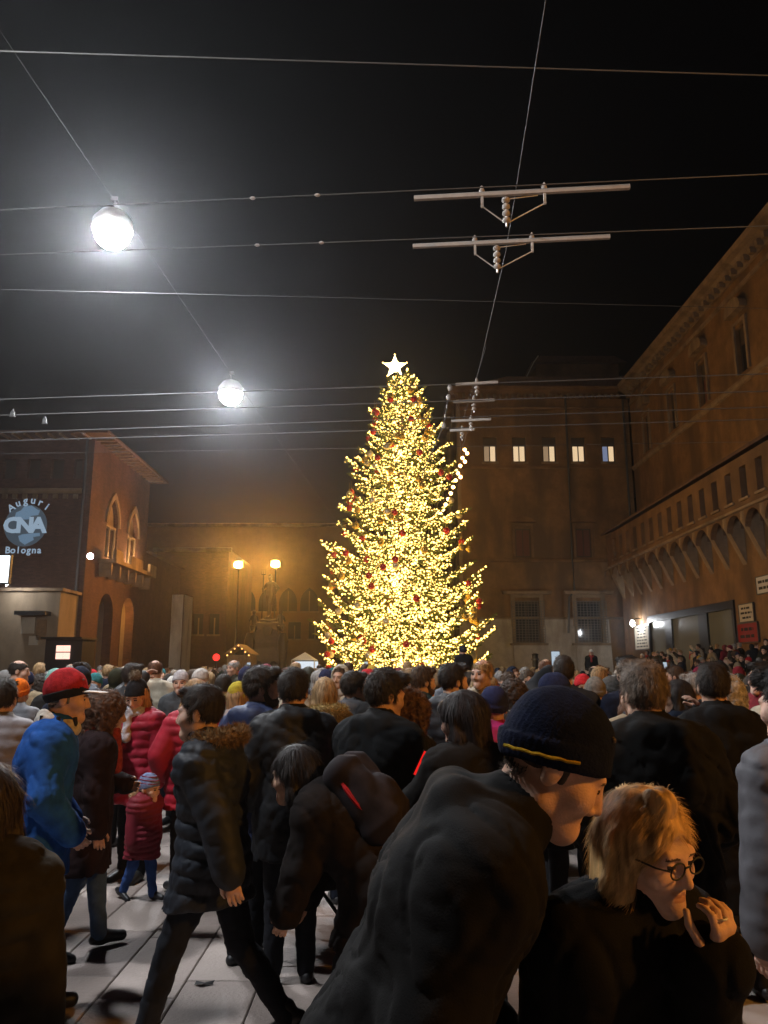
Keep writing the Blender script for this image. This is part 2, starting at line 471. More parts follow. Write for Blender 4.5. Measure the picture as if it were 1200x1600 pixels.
class Pose:
    """joints of a standing figure 1.75 m tall facing +Y, then scaled to H"""
    def __init__(s, H=1.75, lean=0.0, head=(0, 0, 0), hands=None, stride=0.0, legs=None, headfwd=.03, girth=1.0, shoulders=1.0, twist=0.0):
        s.H = H; s.k = H/1.75; s.g = girth
        A = np.array
        L = R(lean)
        U = A([0, math.sin(L), math.cos(L)]); Fw = A([0, math.cos(L), -math.sin(L)])
        s.P = A([0, 0, .94]); s.U, s.Fw = U, Fw
        X = A([1.0, 0, 0])
        tw = R(twist); Xs = A([math.cos(tw), math.sin(tw), 0]); Xs = Xs - U*(Xs@U); Xs /= np.linalg.norm(Xs)
        s.waist = s.P + .12*U; s.chest = s.P + .34*U; s.c7 = s.P + .525*U
        sw = .178*shoulders
        s.sh = [s.P + .455*U - sw*Xs, s.P + .455*U + sw*Xs]
        s.Xs = Xs
        s.M = rotm(R(head[0]), R(head[1]), R(head[2]))
        s.neck = s.c7 + .06*U + headfwd*.6*Fw
        # skull pivot above the neck
        s.hc = s.c7 + .135*U + headfwd*Fw + .05*s.M[2] + .022*s.M[1]
        # legs
        s.hip = [s.P + A([-.085, 0, -.02]), s.P + A([.085, 0, -.02])]
        th, sn = .425, .42
        if legs is None:
            if stride == 0: legs = [(2, 3), (-1, 2)]
            else: legs = [(stride, 6), (-stride*.75, stride*.9)]
        s.knee = []; s.ank = []; s.toe = []
        for i in (0, 1):
            a, b = R(legs[i][0]), R(legs[i][1])
            kx = -.01 if i == 0 else .01
            k_ = s.hip[i] + th*A([kx, math.sin(a), -math.cos(a)])
            c = a - b
            an = k_ + sn*A([kx, math.sin(c), -math.cos(c)])
            s.knee.append(k_); s.ank.append(an)
            ft = min(0, c)*.9
            s.toe.append(an + A([(-.03 if i == 0 else .03), .17*math.cos(ft), -.055 + .17*math.sin(ft)]))
        zmin = min(min(s.ank[0][2]-.075, s.ank[1][2]-.075), min(s.toe[0][2], s.toe[1][2])-.02)
        s.dz = -zmin
        # arms
        if hands is None: hands = ('side', 'side')
        pre = {'side': ((.25, .04, .80), (.6, -1, 0)), 'pocket': ((.215, .17, .96), (1, -.8, 0)), 'front': ((.06, .27, 1.12), (1, -.4, -.5)),
               'phone': ((.06, .33, 1.30), (.9, -.2, -.8)), 'photo': ((.10, .36, 1.66), (1, 0, -.6)), 'up': ((.2, .2, 2.0), (1, .2, 0)),
               'swingf': ((.24, .26, .92), (.5, -1, 0)), 'swingb': ((.24, -.2, .86), (.4, -1, 0)), 'push': ((.16, .52, .98), (.7, -.6, -.4)),
               'face': ((.05, .25, 1.50), (.8, -.1, -1)), 'back': ((.1, -.2, .95), (1, -1, 0))}
        s.el = []; s.wr = []; s.hd = []
        for i in (0, 1):
            h = hands[i]
            if isinstance(h, str): t, pole = pre[h]
            else: t, pole = h
            sg = -1 if i == 0 else 1
            t = A([sg*t[0], t[1], t[2]]); pole = A([sg*pole[0], pole[1], pole[2]])
            # targets follow the lean of the trunk
            rel = t - s.P
            if rel[2] > 0: t = s.P + A([rel[0], 0, 0]) + rel[1]*(Fw*.6 + A([0, .4, 0])) + rel[2]*U
            e, w = ik(s.sh[i], t, .285, .255, pole)
            d = (w-e)/np.linalg.norm(w-e)
            s.el.append(e); s.wr.append(w); s.hd.append(d)
        off = A([0, 0, s.dz])
        for nm in ('P', 'waist', 'chest', 'c7', 'neck', 'hc'): setattr(s, nm, (getattr(s, nm) + off)*s.k)
        for nm in ('sh', 'hip', 'knee', 'ank', 'toe', 'el', 'wr'): setattr(s, nm, [(q + off)*s.k for q in getattr(s, nm)])
    def hp(s, x, y, z):                   # head-local to body space (head keeps adult size times scale)
        return s.hc + s.hs*(s.M[0]*x + s.M[1]*y + s.M[2]*z)

def head_sdf(p, h, hs=1.0, fine=True, female=False, jaw=1.0):
    p.hs = hs
    c = p.hc
    g = Grid(c - .19*hs, c + .19*hs, h)
    H = p.hp; M = p.M
    def E(x, y, z, r, k=.02, op='u'): g.ell(H(x, y, z), [q*hs for q in r], M, k*hs, op)
    def C(a, b, ra, rb=None, k=.015, op='u'): g.cap(H(*a), H(*b), ra*hs, (rb if rb else ra)*hs, k*hs, op)
    E(0, -.016, .032, (.074, .095, .088))
    E(0, .028, -.035, (.056*jaw, .062, .078), .04)
    C((0, .070, -.096), (0, .066, -.090), .023*jaw, None, .03)
    C((-.045*jaw, .0, -.072), (0, .062, -.098), .020, None, .03)
    C((.045*jaw, .0, -.072), (0, .062, -.098), .020, None, .03)
    g.cap(H(0, -.03, -.05), p.c7 + np.array([0, 0, -.02]), .052*hs, .060*hs, .03*hs)
    if fine:
        C((-.036, .080, .020), (.036, .080, .020), .012, None, .02)
        for sx in (-1, 1):
            E(sx*.041, .060, -.030, (.026, .026, .026), .03)
            E(sx*.031, .098, .001, (.017, .014, .011), .012, 's')
            E(sx*.031, .0775, .000, (.0145, .0135, .0125), .004)
            E(sx*.0785, -.012, -.008, (.010, .020, .031), .006)
            C((sx*.014, .094, -.042), (sx*.011, .090, -.040), .0085, None, .008)
        C((0, .088, .012), (0, .1075, -.034), .0085, .0112, .012)
        C((-.019, .0805, -.0655), (.019, .0805, -.0655), .0062, None, .006)
        C((-.016, .0800, -.0755), (.016, .0800, -.0755), .0070, None, .006)
        if h < .005: E(0, .094, -.0705, (.022, .012, .0012), .002, 's')
    V, Q = g.mesh()
    # paint features by place on the face
    q = (V[Q].mean(1) - p.hc)/hs
    x = q @ M[0]; y = q @ M[1]; z = q @ M[2]
    mi = np.zeros(len(Q), int)
    if fine:
        ex = np.abs(np.abs(x)-.031)
        mi[(ex < .0125) & (np.abs(z) < .0045) & (y > .075)] = 1
        mi[(np.abs(x) > .014) & (np.abs(x) < .048) & (np.abs(z - .0185 + .10*(np.abs(x)-.031)**2/.02) < .0032) & (y > .068)] = 2
        if h < .005: mi[(np.abs(x) < .0195) & (z < -.0625) & (z > -.0795) & (y > .080)] = 3
    return V, Q, mi

def hand_sdf(p, i, h, curl=.6, spread=1.0, grip=None, palm_n=None):
    """palm, four fingers and a thumb, fingers curling towards palm_n"""
    k = p.k; w = p.wr[i]; d = p.hd[i].copy()
    sg = -1 if i == 0 else 1
    n = np.array(palm_n if palm_n is not None else [-sg*.9, .2, 0.0], float)
    n = n - d*(n@d); n /= np.linalg.norm(n)+1e-9
    lat = np.cross(d, n); 
    fw = np.array([0, 1, 0.2]) if grip is None else np.array(grip, float)
    if lat @ fw < 0: lat = -lat           # thumb side
    g = Grid(w + d*.09*k - .16*k, w + d*.09*k + .16*k, h)
    A = lambda a, b, c: w + (d*a + lat*b + n*c)*k
    g.cap(A(-.05, 0, 0), A(.02, 0, 0), .025*k, .024*k, .02*k)
    for b in (-.028, -.010, .010, .026): g.cap(A(.015, b*.55, 0), A(.080, b, 0), .0165*k, .0125*k, .015*k)
    for b, L in ((.029, .070), (.010, .080), (-.010, .074), (-.028, .058)):
        pos = A(.082, b, 0); dr = d.copy(); ang = 0
        for j, (f, r) in enumerate(((.46, .0098), (.31, .0088), (.23, .0078))):
            ang += curl*(.55, .75, .5)[j]
            dd = d*math.cos(ang) + n*math.sin(ang) + lat*(b*2.2*spread if j == 0 else b*1.0*spread)
            dd /= np.linalg.norm(dd)
            nx = pos + dd*L*f*k
            g.cap(pos, nx, r*k, (r-.0009)*k, .004*k); pos = nx
    pos = A(.018, .026, .004); t1 = A(.045, .052, .016); t2 = A(.072, .060, .026 + .02*curl); t3 = A(.094, .056, .034 + .03*curl)
    g.cap(pos, t1, .0145*k, .012*k, .012*k); g.cap(t1, t2, .0115*k, .0105*k, .004*k); g.cap(t2, t3, .0105*k, .0085*k, .004*k)
    V, Q = g.mesh()
    return V, Q

def torso_prims(g, p, inf=0.0, arms=True, hem=None, k=.05, long=False, belly=0.0, sleeve=1.0, flare=0.0):
    s = p.k; G = p.g; U, Fw = p.U, p.Fw; Xs = p.Xs
    A = np.array
    wX = A([1.0, 0, 0])
    up = lambda z: p.P + U*z*s
    r = lambda q: q*s*G + inf
    # shoulders girdle, ribs and pelvis: pairs of capsules flatten the section
    g.cap(p.sh[0] + Xs*.03*s, p.sh[1] - Xs*.03*s, r(.066), None, k)
    for sx in (-1, 1):
        g.cap(up(.40) + Xs*sx*.085*s, up(.15) + wX*sx*.065*s, r(.098), r(.088), k)
        g.cap(up(.15) + wX*sx*.065*s, up(-.03) + wX*sx*.075*s, r(.088), r(.100), k)
        g.cap(up(.47) + Xs*sx*.07*s - Fw*.02*s, up(.36) + Xs*sx*.08*s - Fw*.03*s, r(.07), r(.09), k)
        g.cap(up(.52) + Xs*sx*.02*s, p.sh[0 if sx < 0 else 1] + A([0, 0, .005]), r(.045), r(.05), k)
    if belly: g.ell(up(.10) + Fw*.06*s, [.13*s*G+inf, .11*s*G+inf, .16*s], None, k)
    if hem is not None and hem < .9*p.k*1.0:
        # skirt of the coat down to the hem
        zb = hem; c = (p.hip[0]+p.hip[1])/2
        for sx in (-1, 1):
            top = up(0) + wX*sx*.07*s
            j = 0 if sx < 0 else 1
            f = (top[2]-zb)/max(top[2]-p.knee[j][2], .1)
            bot = top + (p.knee[j]-top)*min(f, 1.0)*.75
            bot = A([bot[0] + sx*(.01+flare)*s, bot[1], zb - .05])
            g.cap(top, bot, r(.098), r(.100 + flare), k)
            g.cap(top*.5 + c*.5, A([0, (bot[1]*.5 + c[1]*.5), zb-.05]), r(.095), r(.095), k)
    if arms:
        for i in (0, 1):
            g.cap(p.sh[i], p.el[i], r(.060), r(.047), .035)
            e = p.el[i] + (p.wr[i]-p.el[i])*sleeve
            g.cap(p.el[i], e, r(.048), r(.033), .03)

def coat_mesh(p, h=.012, inf=.028, hem=.72, style='plain', hood=False, collar=True, seed=0.0, fold=.006, flare=0.0, belly=0.0, sleeve=.97, cuffs=True, hood_up=False):
    pts = np.array([*p.sh, *p.el, *p.wr, *p.hip, p.hc]); m = .17 + inf
    lo = pts.min(0) - m; hi = pts.max(0) + m
    lo[2] = min(hem*p.k - .03, np.array([*p.wr])[:, 2].min() - .1); hi[2] = min(hi[2], max(p.c7[2] + .22, np.array([*p.wr, *p.el])[:, 2].max() + .12))
    if hood_up: hi[2] = max(hi[2], p.hc[2] + .2)
    # split: arms below the hem are masked by the hem plane only round the trunk
    g = Grid(lo, hi, h)
    torso_prims(g, p, inf, False, hem*p.k, belly=belly, flare=flare)
    s = p.k
    zc = hem*p.k
    P = g.full()
    g.F = np.maximum(g.F, (zc - P[2]) + .006*np.sin(P[0]*21+seed)).astype(np.float32)
    if style == 'puffer':
        per = .082*s; ph = seed
        g.displace(lambda x, y, z: -.013*np.abs(np.sin(math.pi*(z + .016*np.sin(x*7+seed) + .012*np.sin(y*9+2*seed))/per + ph))**.6 + .009 - .005*wav(x, y, z, 22, seed) + .005*np.exp(-(wav(x*1.3, y*1.3, z*.7, 30, seed+3)/.15)**2))
    for i in (0, 1):
        g2 = None
        a, e, w = p.sh[i], p.el[i], p.el[i] + (p.wr[i]-p.el[i])*sleeve
        r = lambda q: q*s*(p.g*.5+.5) + inf*.9
        if style == 'puffer':
            # baffles as beads along the sleeve
            nb = 4
            for q0, q1, r0, r1 in ((a, e, .058, .050), (e, w, .050, .038)):
                for j in range(nb):
                    t0, t1 = j/nb, (j+1)/nb
                    c0 = q0 + (q1-q0)*(t0+.25/nb); c1 = q0 + (q1-q0)*(t1-.25/nb)
                    rr = r(r0 + (r1-r0)*(t0+t1)/2)
                    g.cap(c0, c1, rr, rr, .012)
        else:
            g.cap(a, e, r(.058), r(.050), .045); g.cap(e, w, r(.050), r(.036), .03)
        if cuffs:
            d = (p.wr[i]-p.el[i]); d = d/np.linalg.norm(d)
            g.cap(w - d*.03, w + d*.005, r(.034), r(.033), .006)
    fa = fold
    if style != 'puffer':
        g.displace(lambda x, y, z: fa*.7*wav(x, y*1.2, z*.5, 13, seed) + fa*1.3*np.exp(-(wav(x*1.2, y*1.1, z*1.0, 15, seed+2)/.16)**2) + fa*.6*np.exp(-(wav(x, y*.9, z*1.7, 26, seed+5)/.14)**2))
    if collar:
        cb = p.c7 + np.array([0, 0, .0]); ct = cb + (p.neck - p.c7)*.9 + p.Fw*.01
        g.cap(cb, ct, (.078*s + inf*.6), (.070*s + inf*.5), .02)
    if hood:
        # folded hood behind the neck
        hb = p.c7 - p.Fw*.085*s + p.U*.015*s
        g.cap(hb - p.Xs*.075*s, hb + p.Xs*.075*s, .062*s, None, .025)
        g.cap(hb - p.Xs*.08*s, p.c7 + p.Fw*.055*s - p.Xs*.085*s - p.U*.0*s, .055*s, .035*s, .025)
        g.cap(hb + p.Xs*.08*s, p.c7 + p.Fw*.055*s + p.Xs*.085*s - p.U*.0*s, .055*s, .035*s, .025)
        g.cap(hb - p.Fw*.015*s, hb - p.Fw*.03*s - p.U*.09*s, .05*s, .03*s, .03)
        g.displace(lambda x, y, z: .003*wav(x, y, z, 40, seed+4))
    if hood_up:
        p.hs = getattr(p, 'hs', 1.0)
        g.ell(p.hp(0, -.03, .02), [.115*s, .14*s, .15*s], p.M, .03)
        g.ell(p.hp(0, .12, -.01), [.085*s, .13*s, .115*s], p.M, .02, 's')
    # hollow for the head and neck so that the face stays free
    if collar:
        nk = p.neck
        g.cap(nk + (nk-p.c7)*.25, nk + (nk-p.c7)*3, .066*s, .075*s, .01, 's')
    return g.mesh()

def leg_mesh(p, h=.014, inf=.014, seed=0.0, wide=1.0):
    pts = np.array([*p.hip, *p.knee, *p.ank, p.P + np.array([0, 0, .12])]); m = .14
    g = Grid(pts.min(0) - m, pts.max(0) + m, h)
    s = p.k
    for sx in (-1, 1):
        i = 0 if sx < 0 else 1
        g.cap(p.P + np.array([sx*.07*s, 0, .08*s]), p.hip[i], .095*s*p.g+inf*.4, .095*s*p.g+inf*.4, .03)
        g.cap(p.hip[i], p.knee[i], .082*s*p.g*wide+inf, .058*s*wide+inf, .02)
        g.cap(p.knee[i], p.ank[i] - np.array([0, 0, .01]), .058*s*wide+inf, .040*s*wide+inf*1.1, .02)
    g.displace(lambda x, y, z: .004*wav(x, y, z*1.2, 20, seed) + .007*np.exp(-(wav(x, y, z*1.9, 24, seed+1)/.15)**2))
    for i in (0, 1):
        P = g.full()
    return g.mesh()
def shoe_mesh(p, i, h=.010, fat=1.0):
    s = p.k; a = p.ank[i]; t = p.toe[i]
    d = t-a; d = d/np.linalg.norm(d)
    heel = a + np.array([0, -.035*s, -.052*s]); heel = heel if abs(d[2]) < .6 else a - d*.02 + np.array([0, -.05, -.02])
    g = Grid(np.minimum(heel, t) - .1, np.maximum(a, t) + .1, h)
    g.cap(heel, t, .036*s*fat, .033*s*fat, .01)
    g.cap(a + np.array([0, 0, .03]), heel + (t-heel)*.25, .043*s*fat, .036*s*fat, .03)
    g.cap(heel + (t-heel)*.4 + np.array([0, 0, .02]), t, .040*s*fat, .030*s*fat, .02)
    zb = min(heel[2], t[2]) - .022*s
    return g.mesh()

def hair_mesh(p, kind='short', h=.006, hs=None, seed=0.0, vol=1.0):
    hs = p.hs if hs is None else hs
    M = p.M; H = p.hp; c = p.hc
    lo = c - .22*hs; hi = c + .22*hs
    if kind in ('long', 'bob', 'curly'): lo = lo - np.array([.06, .08, .22*hs])
    g = Grid(lo, hi, h)
    def cutn(y0, z0, y1, z1):            # plane through two points of the profile, kept above
        d = np.array([y1-y0, z1-z0]); n = np.array([-d[1], d[0]]); n /= np.linalg.norm(n)
        return (H(0, y0, z0), M[1]*n[0] + M[2]*n[1])
    v = .006*vol
    if kind == 'short':
        g.ell(H(0, -.018, .036), [(.077+v)*hs, (.098+v)*hs, (.092+v*1.6)*hs], M, 0, cut=[cutn(-.10, -.075, .085, .078)])
        for sx in (-1, 1): g.cap(H(sx*.071, .008, .03), H(sx*.070, .012, -.018), .012*hs, .008*hs, .012)
        g.cap(H(-.03, .06, .105), H(.04, .066, .10), .02*hs*vol, None, .02)
        g.displace(lambda x, y, z: .0022*vol*wav(x, y, z, 70, seed) + .0012*wav(x, y, z, 190, seed+3))
    elif kind == 'balding':
        g.ell(H(0, -.018, .030), [.081*hs, .102*hs, .090*hs], M, 0, cut=[cutn(-.10, -.075, .06, .03)])
        g.ell(H(0, .0, .16), [.07*hs, .10*hs, .10*hs], M, .01, 's')
        g.displace(lambda x, y, z: .003*wav(x, y, z, 110, seed))
    elif kind in ('long', 'bob'):
        zl = -.16 if kind == 'bob' else -.34
        g.ell(H(0, -.018, .036), [.086*hs*vol, .106*hs*vol, .099*hs], M, 0)
        for sx in (-1, 1):
            g.cap(H(sx*.070, -.01, .03), H(sx*.078*vol, -.01, -.085), .030*hs, .032*hs, .03)
            g.cap(H(sx*.072*vol, -.02, -.085), H(sx*.070*vol, -.015, zl), .034*hs, .018*hs, .03)
            g.cap(H(sx*.035, -.085, .0), H(sx*.042, -.082, zl), .042*hs*vol, .03*hs, .04)
        if kind == 'long':
            for sx in (-1, 1): g.cap(H(sx*.066, .02, -.09), H(sx*.070, .075, -.30), .026*hs, .012*hs, .03)
        # face opening
        g.ell(H(0, .125, -.040), [.064*hs, .085*hs, .118*hs], M, .008, 's')
        g.ell(H(0, .10, -.16), [.058*hs, .09*hs, .12*hs], M, .02, 's')
        g.displace(lambda x, y, z: .0014*np.sin((x*M[0][0]+y*M[0][1])*190 + 3*np.sin(z*22+seed)) + .003*wav(x, y, z*.3, 45, seed))
    elif kind == 'curly':
        g.ell(H(0, -.025, .030), [.112*hs*vol, .128*hs*vol, .115*hs*vol], M, 0)
        for sx in (-1, 1): g.cap(H(sx*.07, -.02, -.02), H(sx*.085, -.02, -.17), .055*hs*vol, .045*hs*vol, .05)
        g.cap(H(0, -.07, 0), H(0, -.07, -.18), .075*hs*vol, .06*hs*vol, .05)
        g.ell(H(0, .130, -.045), [.066*hs, .092*hs, .112*hs], M, .008, 's')
        g.displace(lambda x, y, z: .011*wav(x, y, z, 75, seed) + .005*wav(x, y, z, 150, seed+1))
    elif kind == 'bun':
        g.ell(H(0, -.018, .036), [.081*hs, .102*hs, .097*hs], M, 0, cut=[cutn(-.10, -.075, .085, .075)])
        g.ell(H(0, -.11, .06), [.04*hs]*3, M, .02)
        g.displace(lambda x, y, z: .003*np.sin(y*180 + 3*np.sin(x*30)))
    elif kind == 'beard':
        g.ell(H(0, .040, -.070), [.060*hs, .060*hs, .056*hs], M, 0)
        for sx in (-1, 1): g.cap(H(sx*.062, .010, -.02), H(sx*.052, .030, -.075), .016*hs, .02*hs, .02)
        g.ell(H(0, .108, -.055), [.028*hs, .03*hs, .016*hs], M, .006, 's')
        g.ell(H(0, .10, .005), [.065*hs, .07*hs, .05*hs], M, .01, 's')
        g.displace(lambda x, y, z: .002*wav(x, y, z, 170, seed))
    return g.mesh()

def beanie_mesh(p, h=.006, style='beanie', seed=0.0, tall=1.0, low=0.0):
    hs = p.hs; M = p.M; H = p.hp
    g = Grid(p.hc - .2*hs, p.hc + np.array([.2, .2, .26])*hs, h)
    def cutn(y0, z0, y1, z1, flip=1):
        d = np.array([y1-y0, z1-z0]); n = np.array([-d[1], d[0]])*flip; n /= np.linalg.norm(n)
        return (H(0, y0, z0), M[1]*n[0] + M[2]*n[1])
    lo = -.03 - low; hi_ = .040 - low
    g.ell(H(0, -.018, .046), [.088*hs, .110*hs, .100*hs*tall], M, 0, cut=[cutn(-.11, lo, .10, hi_)])
    if style in ('beanie', 'pom'):
        g.ell(H(0, -.017, .030), [.0945*hs, .1165*hs, .100*hs], M, .004, cut=[cutn(-.11, lo-.002, .10, hi_-.002), cutn(-.11, lo+.05, .10, hi_+.05, -1)])
    ax0, ax1 = M[0], M[1]; hc = p.hc
    def ribs(x, y, z):
        a = np.arctan2((x-hc[0])*ax1[0] + (y-hc[1])*ax1[1] + (z-hc[2])*ax1[2], (x-hc[0])*ax0[0] + (y-hc[1])*ax0[1] + (z-hc[2])*ax0[2])
        return .0011*np.sin(a*52) + .0035*wav(x, y, z, 32, seed)
    g.displace(ribs)
    if style == 'cap':
        V, Q = g.mesh(); return V, Q
    return g.mesh()

def ell_mesh(c, r, M=None, h=.006, noise=0.0, ns=90, seed=0.0, cut=None):
    c = np.array(c, float); m = max(r) + .02 + noise
    g = Grid(c - m, c + m, h); g.ell(c, r, M, 0, cut=cut)
    if noise: g.displace(lambda x, y, z: noise*wav(x, y, z, ns, seed))
    return g.mesh()

def scarf_mesh(p, h=.010, seed=0.0, fat=1.0, tail=True):
    s = p.k
    c = p.c7 + p.U*.055*s + p.Fw*.02*s
    g = Grid(c - np.array([.22, .25, .42])*s, c + np.array([.22, .25, .16])*s, h)
    for j in range(2):
        n = 14; rr = .084*s + .012*j*s; prev = None
        for q in range(n+1):
            a = 2*math.pi*q/n
            pt = c + p.Xs*rr*math.cos(a) + p.Fw*(rr*.95*math.sin(a)) + np.array([0, 0, -.03*j - .018*math.sin(a) + .012*math.sin(2*a+seed)])*s
            if prev is not None: g.cap(prev, pt, .034*s*fat, None, .012)
            prev = pt
    if tail:
        a = c + p.Fw*.105*s + p.Xs*.03*s
        g.cap(a, a - p.U*.26*s + p.Fw*.03*s, .036*s, .046*s, .02)
    g.displace(lambda x, y, z: .005*wav(x, y, z, 45, seed))
    return g.mesh()
def fur_ring(p, h=.009, seed=0.0, open_=True):
    s = p.k; c = p.c7 + p.U*.045*s - p.Fw*.01*s
    g = Grid(c - .26*s, c + .24*s, h); prev = None
    for q in range(15):
        a = R(-200 + 220*q/14)           # round the back, open at the front
        pt = c + p.Xs*.135*s*math.cos(a) + p.Fw*.135*s*math.sin(a) - p.Fw*.02*s + p.U*(-.015*math.sin(a))*s
        if prev is not None: g.cap(prev, pt, .036*s, None, .012)
        prev = pt
    g.displace(lambda x, y, z: .010*wav(x, y, z, 85, seed) + .006*wav(x, y, z, 170, seed))
    return g.mesh()

def vnormals(V, Q):
    a, b, c, d = (V[Q[:, i]] for i in range(4))
    n = np.cross(c-a, d-b); n /= np.linalg.norm(n, axis=1)[:, None] + 1e-9
    return (a+b+c+d)/4, n
def strands(VQ, p, n, L, w, flow='short', lift=.006, seed=0, jit=.35, zmax=None):
    """thin tapering locks lying on a hair surface; returned joined with it"""
    V, Q = VQ
    if not len(Q): return VQ
    rs = np.random.RandomState(int(seed*97) % 9999 + 5)
    C, N = vnormals(V, Q)
    if zmax is not None:
        ok = ((C - p.hc) @ p.M[2]) < zmax
        if not ok.any(): return VQ
        C, N = C[ok], N[ok]
    i = rs.randint(0, len(C), n); C = C[i] + rs.normal(0, .002, (n, 3)); N = N[i]
    up = p.M[2]
    if flow == 'short':
        cr_ = p.hp(.01, -.055, .13); T = C - cr_ + rs.normal(0, .02, (n, 3))
    elif flow == 'down': T = np.tile(-up, (n, 1)) + rs.normal(0, .05, (n, 3)) + (C - p.hp(0, -.02, .10))*np.array([2.0, 2.0, 0])
    elif flow == 'part':
        xl = (C - p.hp(.012, 0, 0)) @ p.M[0]
        T = np.sign(xl)[:, None]*p.M[0][None, :]*.9 - up[None, :]*1.0 - p.M[1][None, :]*.25 + rs.normal(0, .05, (n, 3))
    else: T = rs.normal(0, 1, (n, 3))
    if flow == 'out': T = N + rs.normal(0, .45, (n, 3)); lift = 0
    else:
        T = T/(np.linalg.norm(T, axis=1)[:, None] + 1e-9) + rs.normal(0, jit*.3, (n, 3))
        T -= N*np.sum(T*N, 1)[:, None]
        tn = np.clip(np.linalg.norm(T, axis=1)[:, None], 0, 1)
    T /= np.linalg.norm(T, axis=1)[:, None] + 1e-9
    S = np.cross(T, N); S /= np.linalg.norm(S, axis=1)[:, None] + 1e-9
    ln = L*rs.uniform(.5, 1.3, (n, 1)); ww = w*rs.uniform(.6, 1.3, (n, 1)); lf = lift*rs.uniform(.2, 1.3, (n, 1))
    if flow == 'part': ln = ln*np.clip(tn*1.6 - .35, .05, 1)
    P0 = C - N*.003; P1 = C + T*ln*.5 + N*lf; P2 = C + T*ln + N*lf*.6 + S*rs.normal(0, .15, (n, 1))*ln
    if flow in ('down', 'part'): P2 = C + T*ln*.95 - N*.002 - up*ln*.05
    vs = np.stack([P0 - S*ww, P0 + S*ww, P1 - S*ww*.9, P1 + S*ww*.9, P2 - S*ww*.15, P2 + S*ww*.15], 1).reshape(-1, 3)
    b = np.arange(n)[:, None]*6
    q = np.concatenate([b + np.array([[0, 1, 3, 2]]), b + np.array([[2, 3, 5, 4]])])
    return join_np([(V, Q), (vs.astype(np.float32), q)])
# ================================================================== GROUND
def ground_mat():
    m = mat('paving', (.30, .27, .25), .75, noise=.2, nscale=2.2, bump=.25, bscale=30, dirt=(.20, .165, .14), dscale=.9)
    return m
ground_mat()
m = mat('paving_far', (.27, .235, .21), .8, noise=.2, nscale=2)
_N, _L = m.node_tree.nodes, m.node_tree.links
_bk = _N.new('ShaderNodeTexBrick'); _bk.inputs['Scale'].default_value = 1.0
_bk.inputs['Color1'].default_value = (.30, .26, .235, 1); _bk.inputs['Color2'].default_value = (.23, .20, .18, 1)
_bk.inputs['Mortar'].default_value = (.06, .05, .045, 1); _bk.inputs['Mortar Size'].default_value = .008
_bk.inputs['Brick Width'].default_value = .9; _bk.inputs['Row Height'].default_value = .42
_tc = [n for n in _N if n.type == 'TEX_COORD'][0]
_mp = _N.new('ShaderNodeMapping'); _mp.inputs['Rotation'].default_value = (0, 0, R(90))
_L.new(_tc.outputs['Object'], _mp.inputs[0]); _L.new(_mp.outputs[0], _bk.inputs['Vector'])
_L.new(_bk.outputs['Color'], _N['Principled BSDF'].inputs['Base Color'])
mat('joint', (.07, .06, .05), .95)

g = MB().add([(-300, -60, -.02), (300, -60, -.02), (300, 600, -.02), (-300, 600, -.02)], [(0, 1, 2, 3)]).build('ground', MATS['paving_far'])
tag(g, kind='structure')
pv = MB().box(-7.0, 1.55, 2.2, 9.3, -.018, -.012).build('pavement', MATS['joint'])
tag(pv, kind='structure')
# stone slabs one by one where they can be told apart
slab_mats = []
for k, c in enumerate([(.315, .26, .232), (.26, .215, .192), (.34, .285, .255), (.22, .18, .162)]):
    slab_mats.append(mat('slab_stone_%d' % k, c, .66, noise=.22, nscale=5.0, bump=.35, bscale=45, dirt=tuple(x*.30 for x in c), dscale=1.25, world=True, dlo=.42, dhi=.70))
def slab_mesh(w, l, m):
    b = MB(); e = .006; h = .022
    vs = [(0,0,-.012),(w,0,-.012),(w,l,-.012),(0,l,-.012),(0,0,h-e-.02),(w,0,h-e-.02),(w,l,h-e-.02),(0,l,h-e-.02),
          (e,e,h-.02),(w-e,e,h-.02),(w-e,l-e,h-.02),(e,l-e,h-.02)]
    b.add(vs, [(0,1,5,4),(1,2,6,5),(2,3,7,6),(3,0,4,7),(4,5,9,8),(5,6,10,9),(6,7,11,10),(7,4,8,11),(8,9,10,11)])
    return b.mesh('slab', m)
_lens = [.62, .78, .95, 1.12]
slab_meshes = [[slab_mesh(.413, l - .007, m) for m in slab_mats] for l in _lens]
x = -7.0; n_slab = 0
while x < 1.6:
    y = 2.9 - rng.random() * .8
    while y < 9.2:
        li = rng.randrange(4)
        o = link('slab', slab_meshes[li][rng.choice([0, 0, 1, 1, 2, 3])], pv, (x, y, rng.uniform(-.0015, .0015)))
        y += _lens[li]; n_slab += 1
    x += .42

# ================================================================== FACADES
def frame_front(X0, Y0):          # s runs +X, depth runs +Y into the wall
    return lambda s, d, z: (X0 + s, Y0 + d, z)
def frame_right(X0, Y0):          # facade facing -X : s runs +Y, depth runs +X
    return lambda s, d, z: (X0 + d, Y0 + s, z)
def frame_left(X0, Y0):           # facade facing +X : s runs +Y, depth runs -X
    return lambda s, d, z: (X0 - d, Y0 + s, z)

